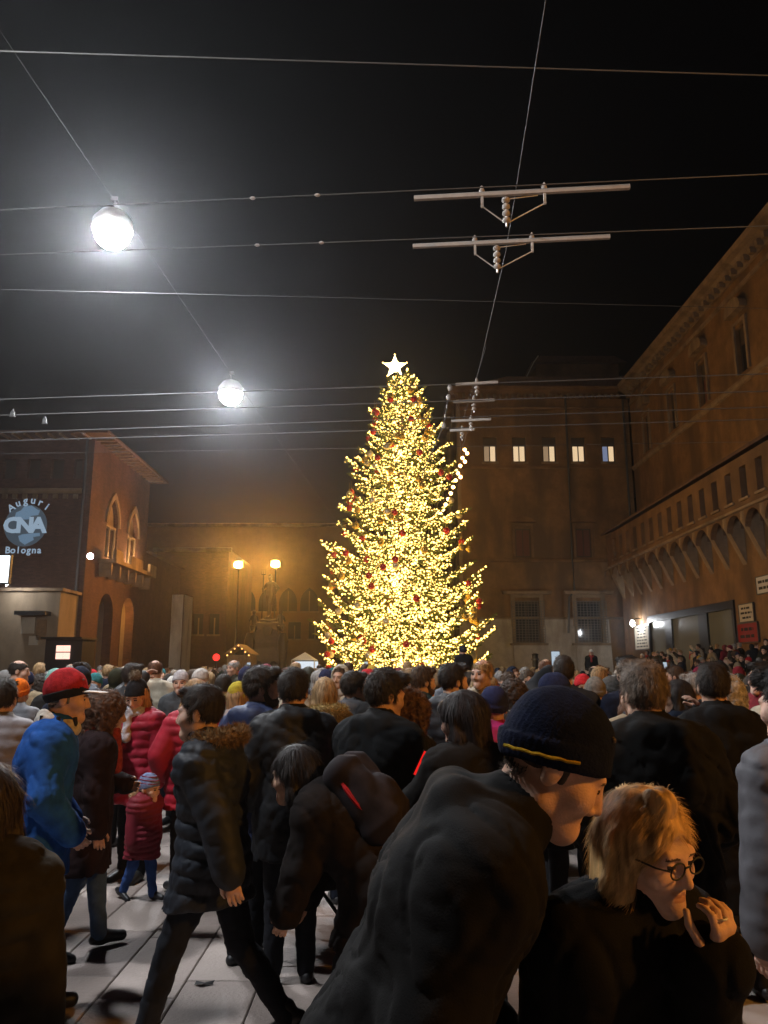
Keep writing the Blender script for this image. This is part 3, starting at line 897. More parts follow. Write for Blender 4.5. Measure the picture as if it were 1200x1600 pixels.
def arch_pts(s0, s1, zs, n=8, pointed=False):
    w = s1 - s0; c = (s0 + s1) / 2; out = []
    if not pointed:
        for i in range(n + 1):
            a = math.pi * (1 - i / n); out.append((c + w/2*math.cos(a), zs + w/2*math.sin(a)))
    else:
        r = w * .95
        am = math.acos((r - w/2) / r)
        for i in range(n//2 + 1):
            a = am * i / (n//2); out.append((s0 + r - r*math.cos(a), zs + r*math.sin(a)))
        for i in range(n//2 - 1, -1, -1):
            a = am * i / (n//2); out.append((s1 - r + r*math.cos(a), zs + r*math.sin(a)))
    return out
def wall(frame, s0, s1, z0, z1, openings, depth=.35, holes_closed=False):
    """a wall skin with real openings: (a, b, c, d, kind) kind rect / arch / point; arches spring inside d"""
    b = MB(frame)
    ss = sorted({s0, s1, *[o[0] for o in openings], *[o[1] for o in openings]})
    zz = sorted({z0, z1, *[o[2] for o in openings], *[o[3] for o in openings]})
    for i in range(len(ss)-1):
        for j in range(len(zz)-1):
            cs, cz = (ss[i]+ss[i+1])/2, (zz[j]+zz[j+1])/2
            if any(o[0] < cs < o[1] and o[2] < cz < o[3] for o in openings): continue
            b.add([(ss[i],0,zz[j]),(ss[i+1],0,zz[j]),(ss[i+1],0,zz[j+1]),(ss[i],0,zz[j+1])], [(0,1,2,3)])
    for o in openings:
        a, e, c, d = o[:4]; kind = o[4] if len(o) > 4 else 'rect'
        if kind == 'rect':
            pts = [(a,c),(a,d),(e,d),(e,c)]
        else:
            hh = (e-a)/2 if kind == 'arch' else (e-a)*.838
            ap = arch_pts(a, e, d-hh, 10, kind == 'point')
            pts = [(a,c)] + ap + [(e,c)]
            mid = len(ap)//2
            for q in range(mid): b.add([(a,0,d),(ap[q][0],0,ap[q][1]),(ap[q+1][0],0,ap[q+1][1])], [(0,1,2)])
            for q in range(mid, len(ap)-1): b.add([(e,0,d),(ap[q][0],0,ap[q][1]),(ap[q+1][0],0,ap[q+1][1])], [(0,1,2)])
        pts2 = pts + ([pts[0]] if c > z0 + .01 else [])
        for q in range(len(pts2)-1):
            p, r = pts2[q], pts2[q+1]
            b.add([(p[0],0,p[1]),(p[0],depth,p[1]),(r[0],depth,r[1]),(r[0],0,r[1])], [(0,1,2,3)])
    return b
def profile_band(frame, s0, s1, prof):   # prof: (outward, z) polygon
    b = MB(frame)
    n = len(prof)
    vs = [(s0, -p[0], p[1]) for p in prof] + [(s1, -p[0], p[1]) for p in prof]
    b.add(vs, [tuple(range(n)), tuple(range(2*n-1, n-1, -1))] + [(i, i+n, (i+1) % n + n, (i+1) % n) for i in range(n)])
    return b
def sash_window(frame, parent, s0, s1, z0, z1, d, lit=None, blind=0.0, leaves=2, name='window'):
    """frame, leaves and panes set back by d"""
    fr = MB(frame); t = .07
    fr.box(s0, s0+t, d, d+.08, z0, z1); fr.box(s1-t, s1, d, d+.08, z0, z1)
    fr.box(s0+t, s1-t, d, d+.08, z1-t, z1); fr.box(s0+t, s1-t, d, d+.08, z0, z0+t)
    w = fr.build(name, MATS['shutter'], parent)
    top = z1 - t - blind
    if blind > 0:
        MB(frame).box(s0+t, s1-t, d+.01, d+.05, top, z1-t).build('blind', MATS['shutter'], w)
    iw = (s1-s0-2*t)/leaves
    for k in range(leaves):
        a = s0+t+k*iw; e = a+iw
        pm = (lit[k % len(lit)] if isinstance(lit, (list, tuple)) else lit) or MATS['window_glass']
        MB(frame).box(a+.045, e-.045, d+.04, d+.055, z0+t+.05, top-.05).build('pane', pm, w)
        sb = MB(frame)
        for (x0, x1, y0, y1) in ((a, a+.045, z0+t, top), (e-.045, e, z0+t, top), (a+.045, e-.045, z0+t, z0+t+.05), (a+.045, e-.045, top-.05, top)):
            sb.box(x0, x1, d+.02, d+.07, y0, y1)
        sb.build('sash', MATS['shutter'], w)
    return w

# ------------------------------------------------------------------ palazzo across the square (frontal)
PY, PX0, PX1, PH = 60.0, 6.2, 20.0, 24.3
pal = empty('palazzo', (13, PY, 0))
pal.location = (0, 0, 0)
tag(pal, 'ochre palazzo with five lit top-floor windows behind the Christmas tree', 'building')
fF = frame_front(0, PY)
def fx(u, v): p = at(u, v, PY); return p.x, p.z
lit_spec = []; ops = []
for k, u in enumerate([766, 812, 859, 905, 952]):
    xc, zb = fx(u, 722); zt = fx(u, 683)[1]
    lit_spec.append((xc-.56, xc+.56, zb, zt)); ops.append((xc-.56, xc+.56, zb, zt))
mids = []
for u in (818, 913):
    xc, zb = fx(u, 871); zt = fx(u, 826)[1]
    mids.append((xc-.62, xc+.62, zb, zt)); ops.append((xc-.62, xc+.62, zb, zt))
lows = []
for u in (825, 922):
    xc, zb = fx(u, 1003); zt = fx(u, 940)[1]
    lows.append((xc-.95, xc+.95, zb, zt)); ops.append((xc-.95, xc+.95, zb, zt))
wall(fF, PX0, PX1, 0, PH-.9, ops, .4).build('wall', MATS['ochre'], pal)
# scarped stone base, butted round the low windows
zsc = fx(860, 968)[1]
b = MB(fF)
segs = [PX0-.35] + [c for o in lows for c in (o[0]-.25, o[1]+.25)] + [PX1-2.6]
for i in range(0, len(segs)-1, 2):
    b.prismx([(PY-.004, zsc), (PY-.004, 0), (PY-.75, 0), (PY-.12, zsc)], segs[i], segs[i+1]) if False else None
    s0, s1 = segs[i], segs[i+1]
    b.add([(s0,-.004,0),(s1,-.004,0),(s1,-.75,0),(s0,-.75,0),(s0,-.004,zsc),(s1,-.004,zsc),(s1,-.14,zsc),(s0,-.14,zsc)],
          [(0,1,2,3),(4,5,6,7),(3,2,6,7),(0,3,7,4),(1,2,6,5)])
for o in lows:
    s0, s1 = o[0]-.25, o[1]+.25
    z1 = o[2]-.12
    b.add([(s0,-.004,0),(s1,-.004,0),(s1,-.75,0),(s0,-.75,0),(s0,-.004,z1),(s1,-.004,z1),(s1,-.46,z1),(s0,-.46,z1)],
          [(0,1,2,3),(4,5,6,7),(3,2,6,7)])
b.build('base', MATS['scarp_stone'], pal)
profile_band(fF, PX0-.2, PX1-.4, [(0,zsc+.003),(.2,zsc+.003),(.22,zsc+.12),(.08,zsc+.2),(0,zsc+.2)]).build('base_moulding', MATS['sandstone'], pal)
for zz, pr in ((fx(850, 871)[1]-.25, .14), (fx(850, 725)[1]-.28, .12), (fx(850, 638)[1], .16)):
    profile_band(fF, PX0-.02, PX1, [(.002,zz-.12),(pr*.6,zz-.1),(pr,zz),(pr,zz+.1),(.002,zz+.14)]).build('string_course', MATS['ochre_dark'], pal)
# cornice with brackets
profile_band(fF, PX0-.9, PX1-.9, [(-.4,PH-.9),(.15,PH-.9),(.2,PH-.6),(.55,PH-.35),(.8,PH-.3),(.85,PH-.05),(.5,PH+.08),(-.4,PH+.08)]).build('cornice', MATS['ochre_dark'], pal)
nb = 26
brm = MB().box(-.11, .11, -.52, -.15, -.3, .02).mesh('bracket', MATS['sandstone'])
for i in range(nb):
    o = link('bracket', brm, pal, (PX0 + .3 + i*(PX1-PX0-1.2)/(nb-1), PY-.16+.15, PH-.62))
for k, o in enumerate(lit_spec):
    wl_ = MATS['window_light'] if k != 2 else MATS['window_light_dim']
    lits = [[MATS['window_light_dim'], MATS['window_light']], [MATS['window_light'], MATS['window_light']], [MATS['window_light_dim'], MATS['window_light']],
            [MATS['window_light'], MATS['window_light']], [MATS['window_blue'], MATS['window_light']]][k]
    w = sash_window(fF, pal, *o, .18, lits, blind=.62)
    # curtain hem: darker strip in front of one leaf
    MB(fF).box(o[0]-.12, o[1]+.12, -.16, -.003, o[2]-.16, o[2]-.01).build('sill', MATS['sandstone'], w)
    if k in (0, 4):
        MB(fF).box(o[0]+.15, o[0]+.32, .30, .33, o[2]+.1, o[2]+.95).build('curtain', MATS['paper'], w)
for o in mids:
    w = sash_window(fF, pal, *o, .06, MATS['shutter_red'], leaves=2, name='shuttered_window')
    xc = (o[0]+o[1])/2; zt = o[3]
    MB(fF).prism([(xc-1.05, zt+.5), (xc+1.05, zt+.5), (xc+.75, zt+.78), (xc, zt+1.0), (xc-.75, zt+.78)], -.3, -.003).build('pediment', MATS['ochre_dark'], w)
    bb = MB(fF)
    bb.box(o[0]-.2, o[0]-.001, -.1, -.003, o[2], zt+.2); bb.box(o[1]+.001, o[1]+.2, -.1, -.003, o[2], zt+.2); bb.box(o[0]-.2, o[1]+.2, -.11, -.002, zt+.201, zt+.42)
    bb.build('surround', MATS['ochre_dark'], w)
bar_m = mat('grille_iron', (.16, .15, .14), .6, metal=.2)
for k, o in enumerate(lows):
    w = sash_window(fF, pal, *o, .25, MATS['window_glass'], leaves=2, name='barred_window')
    xc = (o[0]+o[1])/2; zt = o[3]
    bb = MB(fF)
    bb.box(o[0]-.32, o[0]-.001, -.2, -.003, o[2]-.1, zt+.3); bb.box(o[1]+.001, o[1]+.32, -.2, -.003, o[2]-.1, zt+.3); bb.box(o[0]-.32, o[1]+.32, -.2, -.003, zt+.301, zt+.55)
    bb.build('surround', MATS['sandstone'], w)
    MB(fF).prism([(o[0]-.9, zt+.551), (o[1]+.9, zt+.551), (o[1]+1.0, zt+.8), (o[0]-1.0, zt+.8)], -.5, -.003).build('lintel', MATS['sandstone'], w)
    MB(fF).box(o[0]-.5, o[1]+.5, -.62, -.003, o[2]-.26, o[2]-.11).build('sill', MATS['sandstone'], w)
    # grille standing out from the wall
    nx, nz = 11, 17
    for i in range(nx):
        s = o[0]-.30 + i*(o[1]-o[0]+.6)/(nx-1)
        MB(fF).box(s-.018, s+.018, -.56, -.53, o[2]-.10, zt+.02).build('grille_bar', bar_m, w)
    for j in range(nz):
        z = o[2]-.06 + j*(zt-o[2]+.04)/(nz-1)
        MB(fF).box(o[0]-.32, o[1]+.32, -.526, -.50, z-.016, z+.016).build('grille_bar', bar_m, w)
# drainpipes
pp = [at(882, 612, PY), at(888, 745, PY), at(893, 868, PY), at(897, 922, PY), at(886, 935, PY), at(885, 990, PY)]
MB().tube([(p.x, PY-.14 - (.55 if i > 3 else 0), p.z) for i, p in enumerate(pp)], .085, 8).build('drainpipe', MATS['iron'], pal)
p0 = fx(973, 612); 
MB().tube([(PX1-.45, PY-.14, PH-.95), (PX1-.45, PY-.14, 13.2)], .085, 8).build('drainpipe', MATS['iron'], pal)
# receding flank facing left, with pilasters and windows
fL = frame_right(PX0, PY)
ow = [(4+9*i, 5.3+9*i, zz, zz+2.2) for i in range(5) for zz in (9.2, 17.6)]
wall(fL, 0, 46, 0, PH-.9, ow, .35).build('wall', MATS['ochre'], pal)
for i in range(6):
    MB(fL).box(-.001 + 9*i + .0, .85 + 9*i, -.28, -.003, 0, PH-.91).build('pilaster', MATS['sandstone'], pal)
for o in ow:
    sash_window(fL, pal, *o, .15, None)
profile_band(fL, -.4, 46, [(-.4,PH-.9),(.15,PH-.9),(.2,PH-.6),(.55,PH-.35),(.8,PH-.3),(.85,PH-.05),(.5,PH+.08),(-.4,PH+.08)]).build('cornice', MATS['ochre_dark'], pal)
# roof and attic storey set back
MB().prism([(PX0-.7, PH+.09), (PX1+14, PH+.09), (PX1+14, PH+1.2), (PX0+4, PH+1.2)], PY+.3, PY+46).build('roof', MATS['roof_tile'], pal)
at_ = MB().box(at(838, 600, 72).x, at(968, 600, 72).x, 72, 84, PH+1.0, at(850, 566, 72).z).build('attic', MATS['ochre_dark'], pal)
MB().prism([(at(830, 566, 71.5).x, at(850, 566, 71.5).z+.01), (at(980, 566, 71.5).x, at(850, 566, 71.5).z+.01), (at(960, 560, 71.5).x, at(850, 556, 71.5).z), (at(845, 560, 71.5).x, at(850, 556, 71.5).z)], 71.5, 84).build('roof', MATS['roof_tile'], pal)
MB().tube([at(820, 594, 61), at(834, 566, 61), at(841, 556, 61)], .05, 6).build('roof_rail', MATS['galvanised'], pal)

# ------------------------------------------------------------------ palazzo wing on the right with battered machicolation
XW, XL, XB, WH = 20.0, 16.8, 17.65, 24.4
wing = empty('palazzo_wing')
tag(wing, 'long ochre palazzo wing on the right with corbelled arches and shopfront below', 'building')
fW = frame_right(XW, 0)
ows = []
for Y in (56.0, 50.75, 45.5, 40.2, 34.9, 29.6):
    ows.append((Y-.6, Y+.6, 17.9, 20.6))
wall(fW, -6, 59.5, 9.0, WH-1, ows, .4).build('wall', MATS['ochre'], wing)
for i, o in enumerate(ows):
    lit = [None, [MATS['window_light_dim'], None], None, None, None, None][i]
    if i == 1: lit = [MATS['window_light'], MATS['window_glass']]
    w = sash_window(fW, wing, *o, .2, lit if lit else (MATS['shutter_red'] if i in (0, 2) else None), blind=.9)
    bb = MB(fW)
    bb.box(o[0]-.22, o[0]-.001, -.12, -.003, o[2]-.05, o[3]+.2); bb.box(o[1]+.001, o[1]+.22, -.12, -.003, o[2]-.05, o[3]+.2)
    bb.box(o[0]-.22, o[1]+.22, -.12, -.002, o[3]+.201, o[3]+.36)
    bb.build('surround', MATS['sandstone'], w)
    c = (o[0]+o[1])/2
    hood = [(c-.98, o[3]+.75)] + [(c+.98*math.cos(math.pi*(1-k/8)), o[3]+.95+.62*math.sin(math.pi*(1-k/8))) for k in range(9)] + [(c+.98, o[3]+.75)]
    MB(fW).prism(hood, -.42, -.003).build('hood', MATS['sandstone'], w)
profile_band(fW, -6, 59.5, [(.002,17.2),(.1,17.25),(.16,17.4),(.16,17.55),(.002,17.62)]).build('string_course', MATS['sandstone'], wing)
profile_band(fW, -6, 59.8, [(-.4,WH-1),(.15,WH-1),(.22,WH-.7),(.6,WH-.42),(.95,WH-.36),(1.0,WH-.05),(.6,WH+.1),(-.4,WH+.1)]).build('cornice', MATS['sandstone'], wing)
profile_band(fW, -6, 59.4, [(.002,22.6),(.1,22.62),(.12,22.85),(.002,22.9)]).build('string_course', MATS['sandstone'], wing)
dm = MB().box(-.5, -.16, -.14, .14, -.32, .02).mesh('bracket', MATS['sandstone'])
for i in range(46):
    link('bracket', dm, wing, (XW-.03, 24.5 + i*.76, WH-.66))
MB(fW).prism([(0, 0)]*3, 0, 0) if False else None
MB().add([(XW-.9,-6,WH+.11),(XW-.9,60.3,WH+.11),(XW+12,60.3,WH+3.6),(XW+12,-6,WH+3.6),(XW+12,-6,WH+.11),(XW+12,60.3,WH+.11)], [(0,1,2,3),(0,4,5,1),(0,3,4),(1,5,2)]).build('roof', MATS['roof_tile'], wing)
# lower gallery
fG = frame_right(XL, 0)
Y_END = 57.0
og = []
k = 0
yy = 34.9
ys = [34.9 + 1.58*i for i in range(14)] + [34.9 - 1.58*i for i in range(1, 9)]
for Y in ys:
    og.append((Y-.33, Y+.33, 9.55, 11.05))
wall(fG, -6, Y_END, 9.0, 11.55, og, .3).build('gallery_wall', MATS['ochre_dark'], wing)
for i, o in enumerate(og):
    p = MB(fG).box(o[0], o[1], .29, .33, o[2], o[3])
    p.build('blocked_opening', MATS['ochre'] if i % 3 else MATS['shutter'], wing)
    MB(fG).box(o[0]-.14, o[1]+.14, -.09, -.003, o[2]-.13, o[2]-.01).build('sill', MATS['sandstone'], wing)
MB().box(XL, XW, Y_END-.001, Y_END+.25, 9.0, 11.55).build('gallery_end', MATS['ochre_dark'], wing)
MB().add([(XL-.35,-6,11.56),(XL-.35,Y_END+.5,11.56),(XW-.01,Y_END+.5,12.9),(XW-.01,-6,12.9),(XL-.35,-6,11.72),(XL-.35,Y_END+.5,11.72),(XW-.01,Y_END+.5,13.05),(XW-.01,-6,13.05)],
         [(0,1,2,3),(4,5,6,7),(0,1,5,4),(1,2,6,5),(0,3,7,4)]).build('gallery_roof', MATS['roof_tile'], wing)
profile_band(fG, -6, Y_END, [(.002,8.99),(.13,9.02),(.16,9.12),(.002,9.2)]).build('string_course', MATS['sandstone'], wing)
# corbels and little arches, one of each per bay
bay = 1.92
cor = MB().prism([(XB+.001-XL, -2.3), (0, -.42), (0, 0), (XB+.001-XL, 0)], -.21, .21).mesh('corbel', MATS['sandstone'])
ah = bay-.42
am = MB()
ap = arch_pts(-ah/2, ah/2, -.78, 10)
for q in range(10):
    p, r = ap[q], ap[q+1]
    am.add([(0,p[0],p[1]),(0,r[0],r[1]),(0,r[0],0),(0,p[0],0),(.28,p[0],p[1]),(.28,r[0],r[1]),(.28,r[0],0),(.28,p[0],0)], [(0,1,2,3),(4,5,6,7),(0,1,5,4)])
am.box(0, .28, -ah/2-.0, -ah/2+.001, -.8, 0)
am = am.mesh('corbel_arch', MATS['ochre_dark'])
for i in range(-7, 13):
    y = 34.4 + bay*i
    link('corbel', cor, wing, (XL+.003, y - bay/2, 8.98))
    link('corbel_arch', am, wing, (XL+.006, y, 8.98))
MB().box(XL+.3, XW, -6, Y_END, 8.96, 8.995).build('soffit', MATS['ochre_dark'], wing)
fS = frame_right(XB, 0)
SF0, SF1 = 38.9, 51.5
wall(fS, -6, Y_END-.2, 0, 8.97, [(SF0, SF1, 0.9, 4.95), (28.0, 33.0, .9, 4.95)], .5).build('shop_wall', MATS['ochre'], wing)
MB().box(XB, XW, Y_END-.21, Y_END-.01, 0, 8.97).build('shop_wall_end', MATS['ochre'], wing)
sf = MB(fS)
sf.box(SF0-.12, SF1+.12, -.1, .2, 4.7, 5.12)
sf.box(SF0-.12, SF0+.15, -.1, .2, .9, 4.7); sf.box(SF1-.15, SF1+.12, -.1, .2, .9, 4.7)
sfo = sf.build('shopfront', MATS['dark_metal'], wing)
mull = [SF0+.15, SF0+3.3, SF0+3.9, SF0+4.5, SF0+8.6, SF0+9.7, SF1-.15]
pm = MATS['shop_glass']
for a, e, kind in ((mull[0], mull[1], 'g'), (mull[1], mull[3], 'd'), (mull[3], mull[4], 'g'), (mull[4], mull[5], 'd'), (mull[5], mull[6], 'g')):
    if kind == 'g': MB(fS).box(a, e, .05, .07, .9, 4.7).build('pane', pm, sfo)
    else: MB(fS).box(a, e, -.05, .12, .9, 4.7).build('mullion', MATS['dark_metal'], sfo)
MB(fS).box(28.05, 32.95, .1, .14, .95, 4.9).build('pane', pm, wing)
# broad steps in front of the wing, people stand on them
st = MB()
for i in range(7):
    st.box(12.2 + i*.55, XB-.003 if i == 6 else 12.2 + (i+1)*.55 + .02, 20, 55.5, -.015, .155*(i+1))
sto = st.build('stone_steps', MATS['scarp_stone'])
tag(sto, kind='structure')

# signs on the wing
def wall_sign(name, label, cat, u0, u1, v0, v1, base, lines, ink='black_ink', off=.10, group=None):
    Xs = XB-off
    a = atX(u0, (v0+v1)/2, Xs).y; e = atX(u1, (v0+v1)/2, Xs).y
    uc = (u0+u1)/2
    z0 = atX(uc, v1, Xs).z; z1 = atX(uc, v0, Xs).z
    y0, y1 = min(a, e), max(a, e)
    r = MB().box(Xs, Xs+.05, y0, y1, z0, z1).build(name, MATS[base])
    tag(r, label, cat, group)
    fr = MB(); 
    for (p, q, c, d) in ((y0-.04, y1+.04, z1, z1+.05), (y0-.04, y1+.04, z0-.05, z0), (y0-.05, y0-.001, z0, z1), (y1+.001, y1+.05, z0, z1)):
        fr.box(Xs-.02, Xs+.06, p, q, c, d)
    fr.build('frame', MATS['iron'], r)
    H = z1-z0; W = y1-y0
    rr = random.Random(name + label)
    n = lines
    for i in range(n):
        zc = z1 - H*(i+.8)/(n+.6); t = H/(n+.6)*.22
        lw = W*rr.uniform(.55, .86)
        # short dashes for words too small to read
        p = (y0+y1)/2 + lw/2
        while p > (y0+y1)/2 - lw/2 + .05:
            q = rr.uniform(.10, .26)*W
            MB().box(Xs-.008, Xs-.003, max(p-q, (y0+y1)/2-lw/2), p, zc-t, zc+t).build('text_line', MATS[ink], r)
            p -= q + .05*W
    return r
wall_sign('notice_board', 'cream notice board of small print lines at the corner lamp', 'notice board', 992, 1014, 977, 1014, 'paper', 7)
wall_sign('shop_sign', 'cream shop sign above the red poster on the right palazzo wing', 'sign', 1155, 1177, 944, 971, 'paper', 3)
wall_sign('poster', 'red poster with dark picture beside the shopfront', 'poster', 1153, 1184, 974, 1003, 'red_paint', 2)
wall_sign('shield_sign', 'pale street sign at the right edge under the corbelled arches', 'sign', 1182, 1206, 900, 926, 'white_paint', 2)

# ------------------------------------------------------------------ brick palace on the left
LX, LY, LH = -18.0, 46.0, 15.2
lp = empty('brick_palace')
tag(lp, 'dark brick palace on the left with gothic windows and projected greeting', 'building')
fP = frame_front(0, LY)
obl = []
for uc, hw in ((-60, 11), (-22, 11), (15, 10), (53, 10), (90, 10), (122, 6)):
    x = at(uc, 730, LY).x; w = hw/1200*47.5
    obl.append((x-w, x+w, 13.2, 14.45))
wall(fP, -48, LX, 0, LH+.6, obl, .35).build('wall', MATS['brick'], lp)
for o in obl:
    MB(fP).box(o[0], o[1], .34, .38, o[2], o[3]).build('blocked_opening', MATS['shutter'], lp)
profile_band(fP, -48, LX-.55, [(.002,12.25),(.12,12.3),(.2,12.4),(.2,12.52),(.002,12.6)]).build('string_course', MATS['sandstone'], lp)
cbm = MB().box(-.13, .13, -.16, -.003, -.28, 0).mesh('corbel', MATS['sandstone'])
for i in range(24):
    link('corbel', cbm, lp, (LX-.9-.62*i, LY, 12.2))
MB().tube([(LX-.42, LY-.1, LH+.5), (LX-.42, LY-.1, .2)], .09, 8).build('drainpipe', MATS['iron'], lp)
fQ = frame_left(LX, 0)
gw = [(49.0, 51.1, 8.8, 12.75, 'point'), (53.2, 55.3, 8.8, 12.75, 'point')]
gp = [(48.7, 51.3, 0, 6.5, 'arch'), (53.0, 55.6, 0, 6.6, 'arch')]
wall(fQ, LY, 57.5, 0, LH+.6, gw+gp, .6).build('wall', MATS['brick'], lp)
for i, o in enumerate(gw):
    a, e, c, d = o[:4]; mid = (a+e)/2
    w = empty('gothic_window', (0, 0, 0), 0, lp)
    tymp = [(a,d-1.76)] + arch_pts(a, e, d-1.76, 10, True)[1:-1] + [(e,d-1.76)]
    MB(fQ).prism([(p[0], p[1]) for p in tymp], .28, .36).build('tympanum', MATS['sandstone'], w)
    for c0, c1 in ((a+.1, mid-.14), (mid+.14, e-.1)):
        MB(fQ).box(c0, c1, .42, .44, c, d-1.9).build('pane', MATS['window_glass'], w)
    MB().tube([(LX-.2, mid, c), (LX-.2, mid, d-1.9)], .09, 8).build('colonnette', MATS['sandstone'], w)
    for s in (a+.02, e-.02):
        MB().tube([(LX-.2, s, c), (LX-.2, s, d-1.9)], .10, 8).build('colonnette', MATS['sandstone'], w)
    MB(fQ).box(a-.05, e+.05, .1, .4, d-1.9, d-1.76).build('capital_band', MATS['sandstone'], w)
    op = arch_pts(a-.28, e+.28, d-1.76, 12, True); ip = arch_pts(a-.02, e+.02, d-1.76, 12, True)
    ar = MB(fQ)
    for q in range(12):
        ar.add([(op[q][0],-.12,op[q][1]),(op[q+1][0],-.12,op[q+1][1]),(ip[q+1][0],-.12,ip[q+1][1]),(ip[q][0],-.12,ip[q][1]),
                (op[q][0],-.002,op[q][1]),(op[q+1][0],-.002,op[q+1][1]),(ip[q+1][0],-.002,ip[q+1][1]),(ip[q][0],-.002,ip[q][1])],
               [(0,1,2,3),(0,1,5,4),(3,2,6,7)])
    ar.build('arch_moulding', MATS['sandstone'], w)
# balcony
bal = MB(fQ); bal.box(48.0, 56.6, -1.15, -.003, 8.25, 8.5)
bo = bal.build('balcony', MATS['sandstone'], lp)
bsm = MB().prismx([(-.12, 0), (.12, 0), (.12, .75), (-.12, .75)], 0, .75)
for i in range(6):
    y = 48.3 + i*1.6
    MB(fQ).prism([(y-.14, 8.249), (y+.14, 8.249), (y+.14, 7.9), (y, 7.4), (y-.14, 7.9)], -.8, -.003).build('bracket', MATS['sandstone'], bo)
for (a, e) in ((47.95, 49.3), (50.9, 53.4), (55.1, 56.6)):
    MB(fQ).box(a, e, -1.15, -.95, 8.501, 9.1).build('parapet', MATS['sandstone'], bo)
# portico inside behind the arches
MB().box(LX-3.2, LX-3.0, LY+.4, 57.4, 0, 7.2).build('portico_wall', MATS['beige_plaster'], lp)
MB().box(LX-3.0, LX-.62, LY+.4, 57.4, 7.0, 7.2).build('portico_ceiling', MATS['beige_plaster'], lp)
MB().box(LX-3.0, LX-.62, 52.0, 52.3, 0, 7.0).build('portico_wall', MATS['beige_plaster'], lp)
MB().box(LX-3.0, LX-.62, 57.0, 57.2, 0, 7.0).build('portico_wall', MATS['beige_plaster'], lp)
# roof with wide eaves
rf = MB()
rf.add([(-48,LY-1.1,LH+.61),(LX+1.2,LY-1.1,LH+.61),(LX+1.2,58.2,LH+.61),(-48,58.2,LH+.61),
        (-48,LY-1.1,LH+.78),(LX+1.2,LY-1.1,LH+.78),(LX+1.2,58.2,LH+.78),(-48,58.2,LH+.78),(-48,52,LH+2.6),(LX-4.5,52,LH+2.6)],
       [(0,1,2,3),(0,1,5,4),(1,2,6,5),(2,3,7,6),(4,5,9,8),(5,6,9),(6,7,8,9)])
rf.build('roof', MATS['roof_tile'], lp)
rft = MB().box(-.07, .07, 0, 1.1, -.12, 0).mesh('rafter_end', MATS['wood'])
rft2 = MB().box(0, 1.1, -.07, .07, -.12, 0).mesh('rafter_end', MATS['wood'])
for i in range(16): link('rafter_end', rft2, lp, (LX, LY + .3 + i*.72, LH+.6))
for i in range(14): link('rafter_end', rft, lp, (LX-.3-i*.72, LY-1.1, LH+.6))
# lower beige annexe with awning and notices
an = empty('annexe')
tag(an, 'low beige annexe with small awning at the foot of the brick palace', 'building')
AX0, AX1, AY = -27.0, -18.25, 43.4
MB().box(AX0, AX1, AY, LY-.003, 0, 6.0).build('wall', MATS['beige_plaster'], an)
MB().box(AX0-.1, AX1+.2, AY-.25, LY-.004, 6.001, 6.18).build('cornice', MATS['sandstone'], an)
for (u0, u1, v0, v1, nm, mt) in ((33, 56, 964, 990, 'notice', 'paper'), (45, 61, 994, 1008, 'notice', 'paper'), (56, 74, 968, 1000, 'shutter', 'wood')):
    p, q = at(u0, v1, AY), at(u1, v0, AY)
    MB().box(p.x, q.x, AY-.06, AY-.003, p.z, q.z).build(nm, MATS[mt], an)
p, q = at(32, 962, AY), at(80, 956, AY)
MB().box(p.x, q.x, AY-.8, AY-.003, p.z, q.z).build('awning', MATS['dark_metal'], an)

# projected greeting on the brick wall (light thrown on the wall)
pr = empty('projected_greeting', (0, 0, 0))
tag(pr, 'round blue projected greeting reading Auguri CNA Bologna on the brick wall', 'projection')
pc = at(40, 821, LY); rad = 33/1200*47.3
def disc(cx, cz, r, y, n=40): 
    return MB().add([(cx + r*math.cos(2*math.pi*k/n), y, cz + r*math.sin(2*math.pi*k/n)) for k in range(n)], [tuple(range(n))])
disc(pc.x, pc.z, rad, LY-.006).build('disc', MATS['projection_pale'], pr)
def blob(pts, y, mt, name):
    MB().add([(pc.x + rad*a, y, pc.z + rad*b) for a, b in pts], [tuple(range(len(pts)))]).build(name, mt, pr)
blob([(-.55,.35),(-.5,.62),(-.28,.72),(-.15,.9),(.2,.95),(.5,.75),(.62,.72),(.55,.5),(.2,.45),(.25,.3),(-.1,.28),(-.35,.38)], LY-.010, MATS['projection_blue'], 'patch')
blob([(-.1,-.42),(.3,-.38),(.7,-.35),(.72,-.5),(.4,-.55),(.45,-.68),(.05,-.92),(-.2,-.75),(-.3,-.5)], LY-.010, MATS['projection_blue'], 'patch')
def text_obj(txt, size, loc, rot, m, parent, name='letter', bold=0.0, ext=0.0, sx=1.0):
    cu = bpy.data.curves.new(name, 'FONT'); cu.body = txt; cu.size = size; cu.offset = bold; cu.extrude = ext
    cu.align_x = 'CENTER'; cu.align_y = 'CENTER'; cu.resolution_u = 3
    o = bpy.data.objects.new(name, cu); col.objects.link(o)
    dg = bpy.context.evaluated_depsgraph_get()
    me = bpy.data.meshes.new_from_object(o.evaluated_get(dg))
    bpy.data.objects.remove(o); bpy.data.curves.remove(cu)
    me.materials.clear(); me.materials.append(m)
    o = link(name, me, parent, loc); o.rotation_euler = rot; o.scale = (sx, 1, 1)
    return o
for k, ch in enumerate('CNA'):
    text_obj(ch, rad*.98, (pc.x + (-.66 + .63*k)*rad, LY-.014, pc.z - .02*rad), (R(90), 0, 0), MATS['projection_text'], pr, 'letter', rad*.05, 0, 1.08)
for k, ch in enumerate('Auguri'):
    a = R(46 - k*17.5 + (0 if ch != 'i' else -1)); rr_ = rad*1.2
    text_obj(ch, rad*.48, (pc.x + .12*rad - rr_*math.sin(a), LY-.014, pc.z + rr_*math.cos(a)), (R(90), -a*.75, 0), MATS['projection_text'], pr, 'letter', rad*.012)
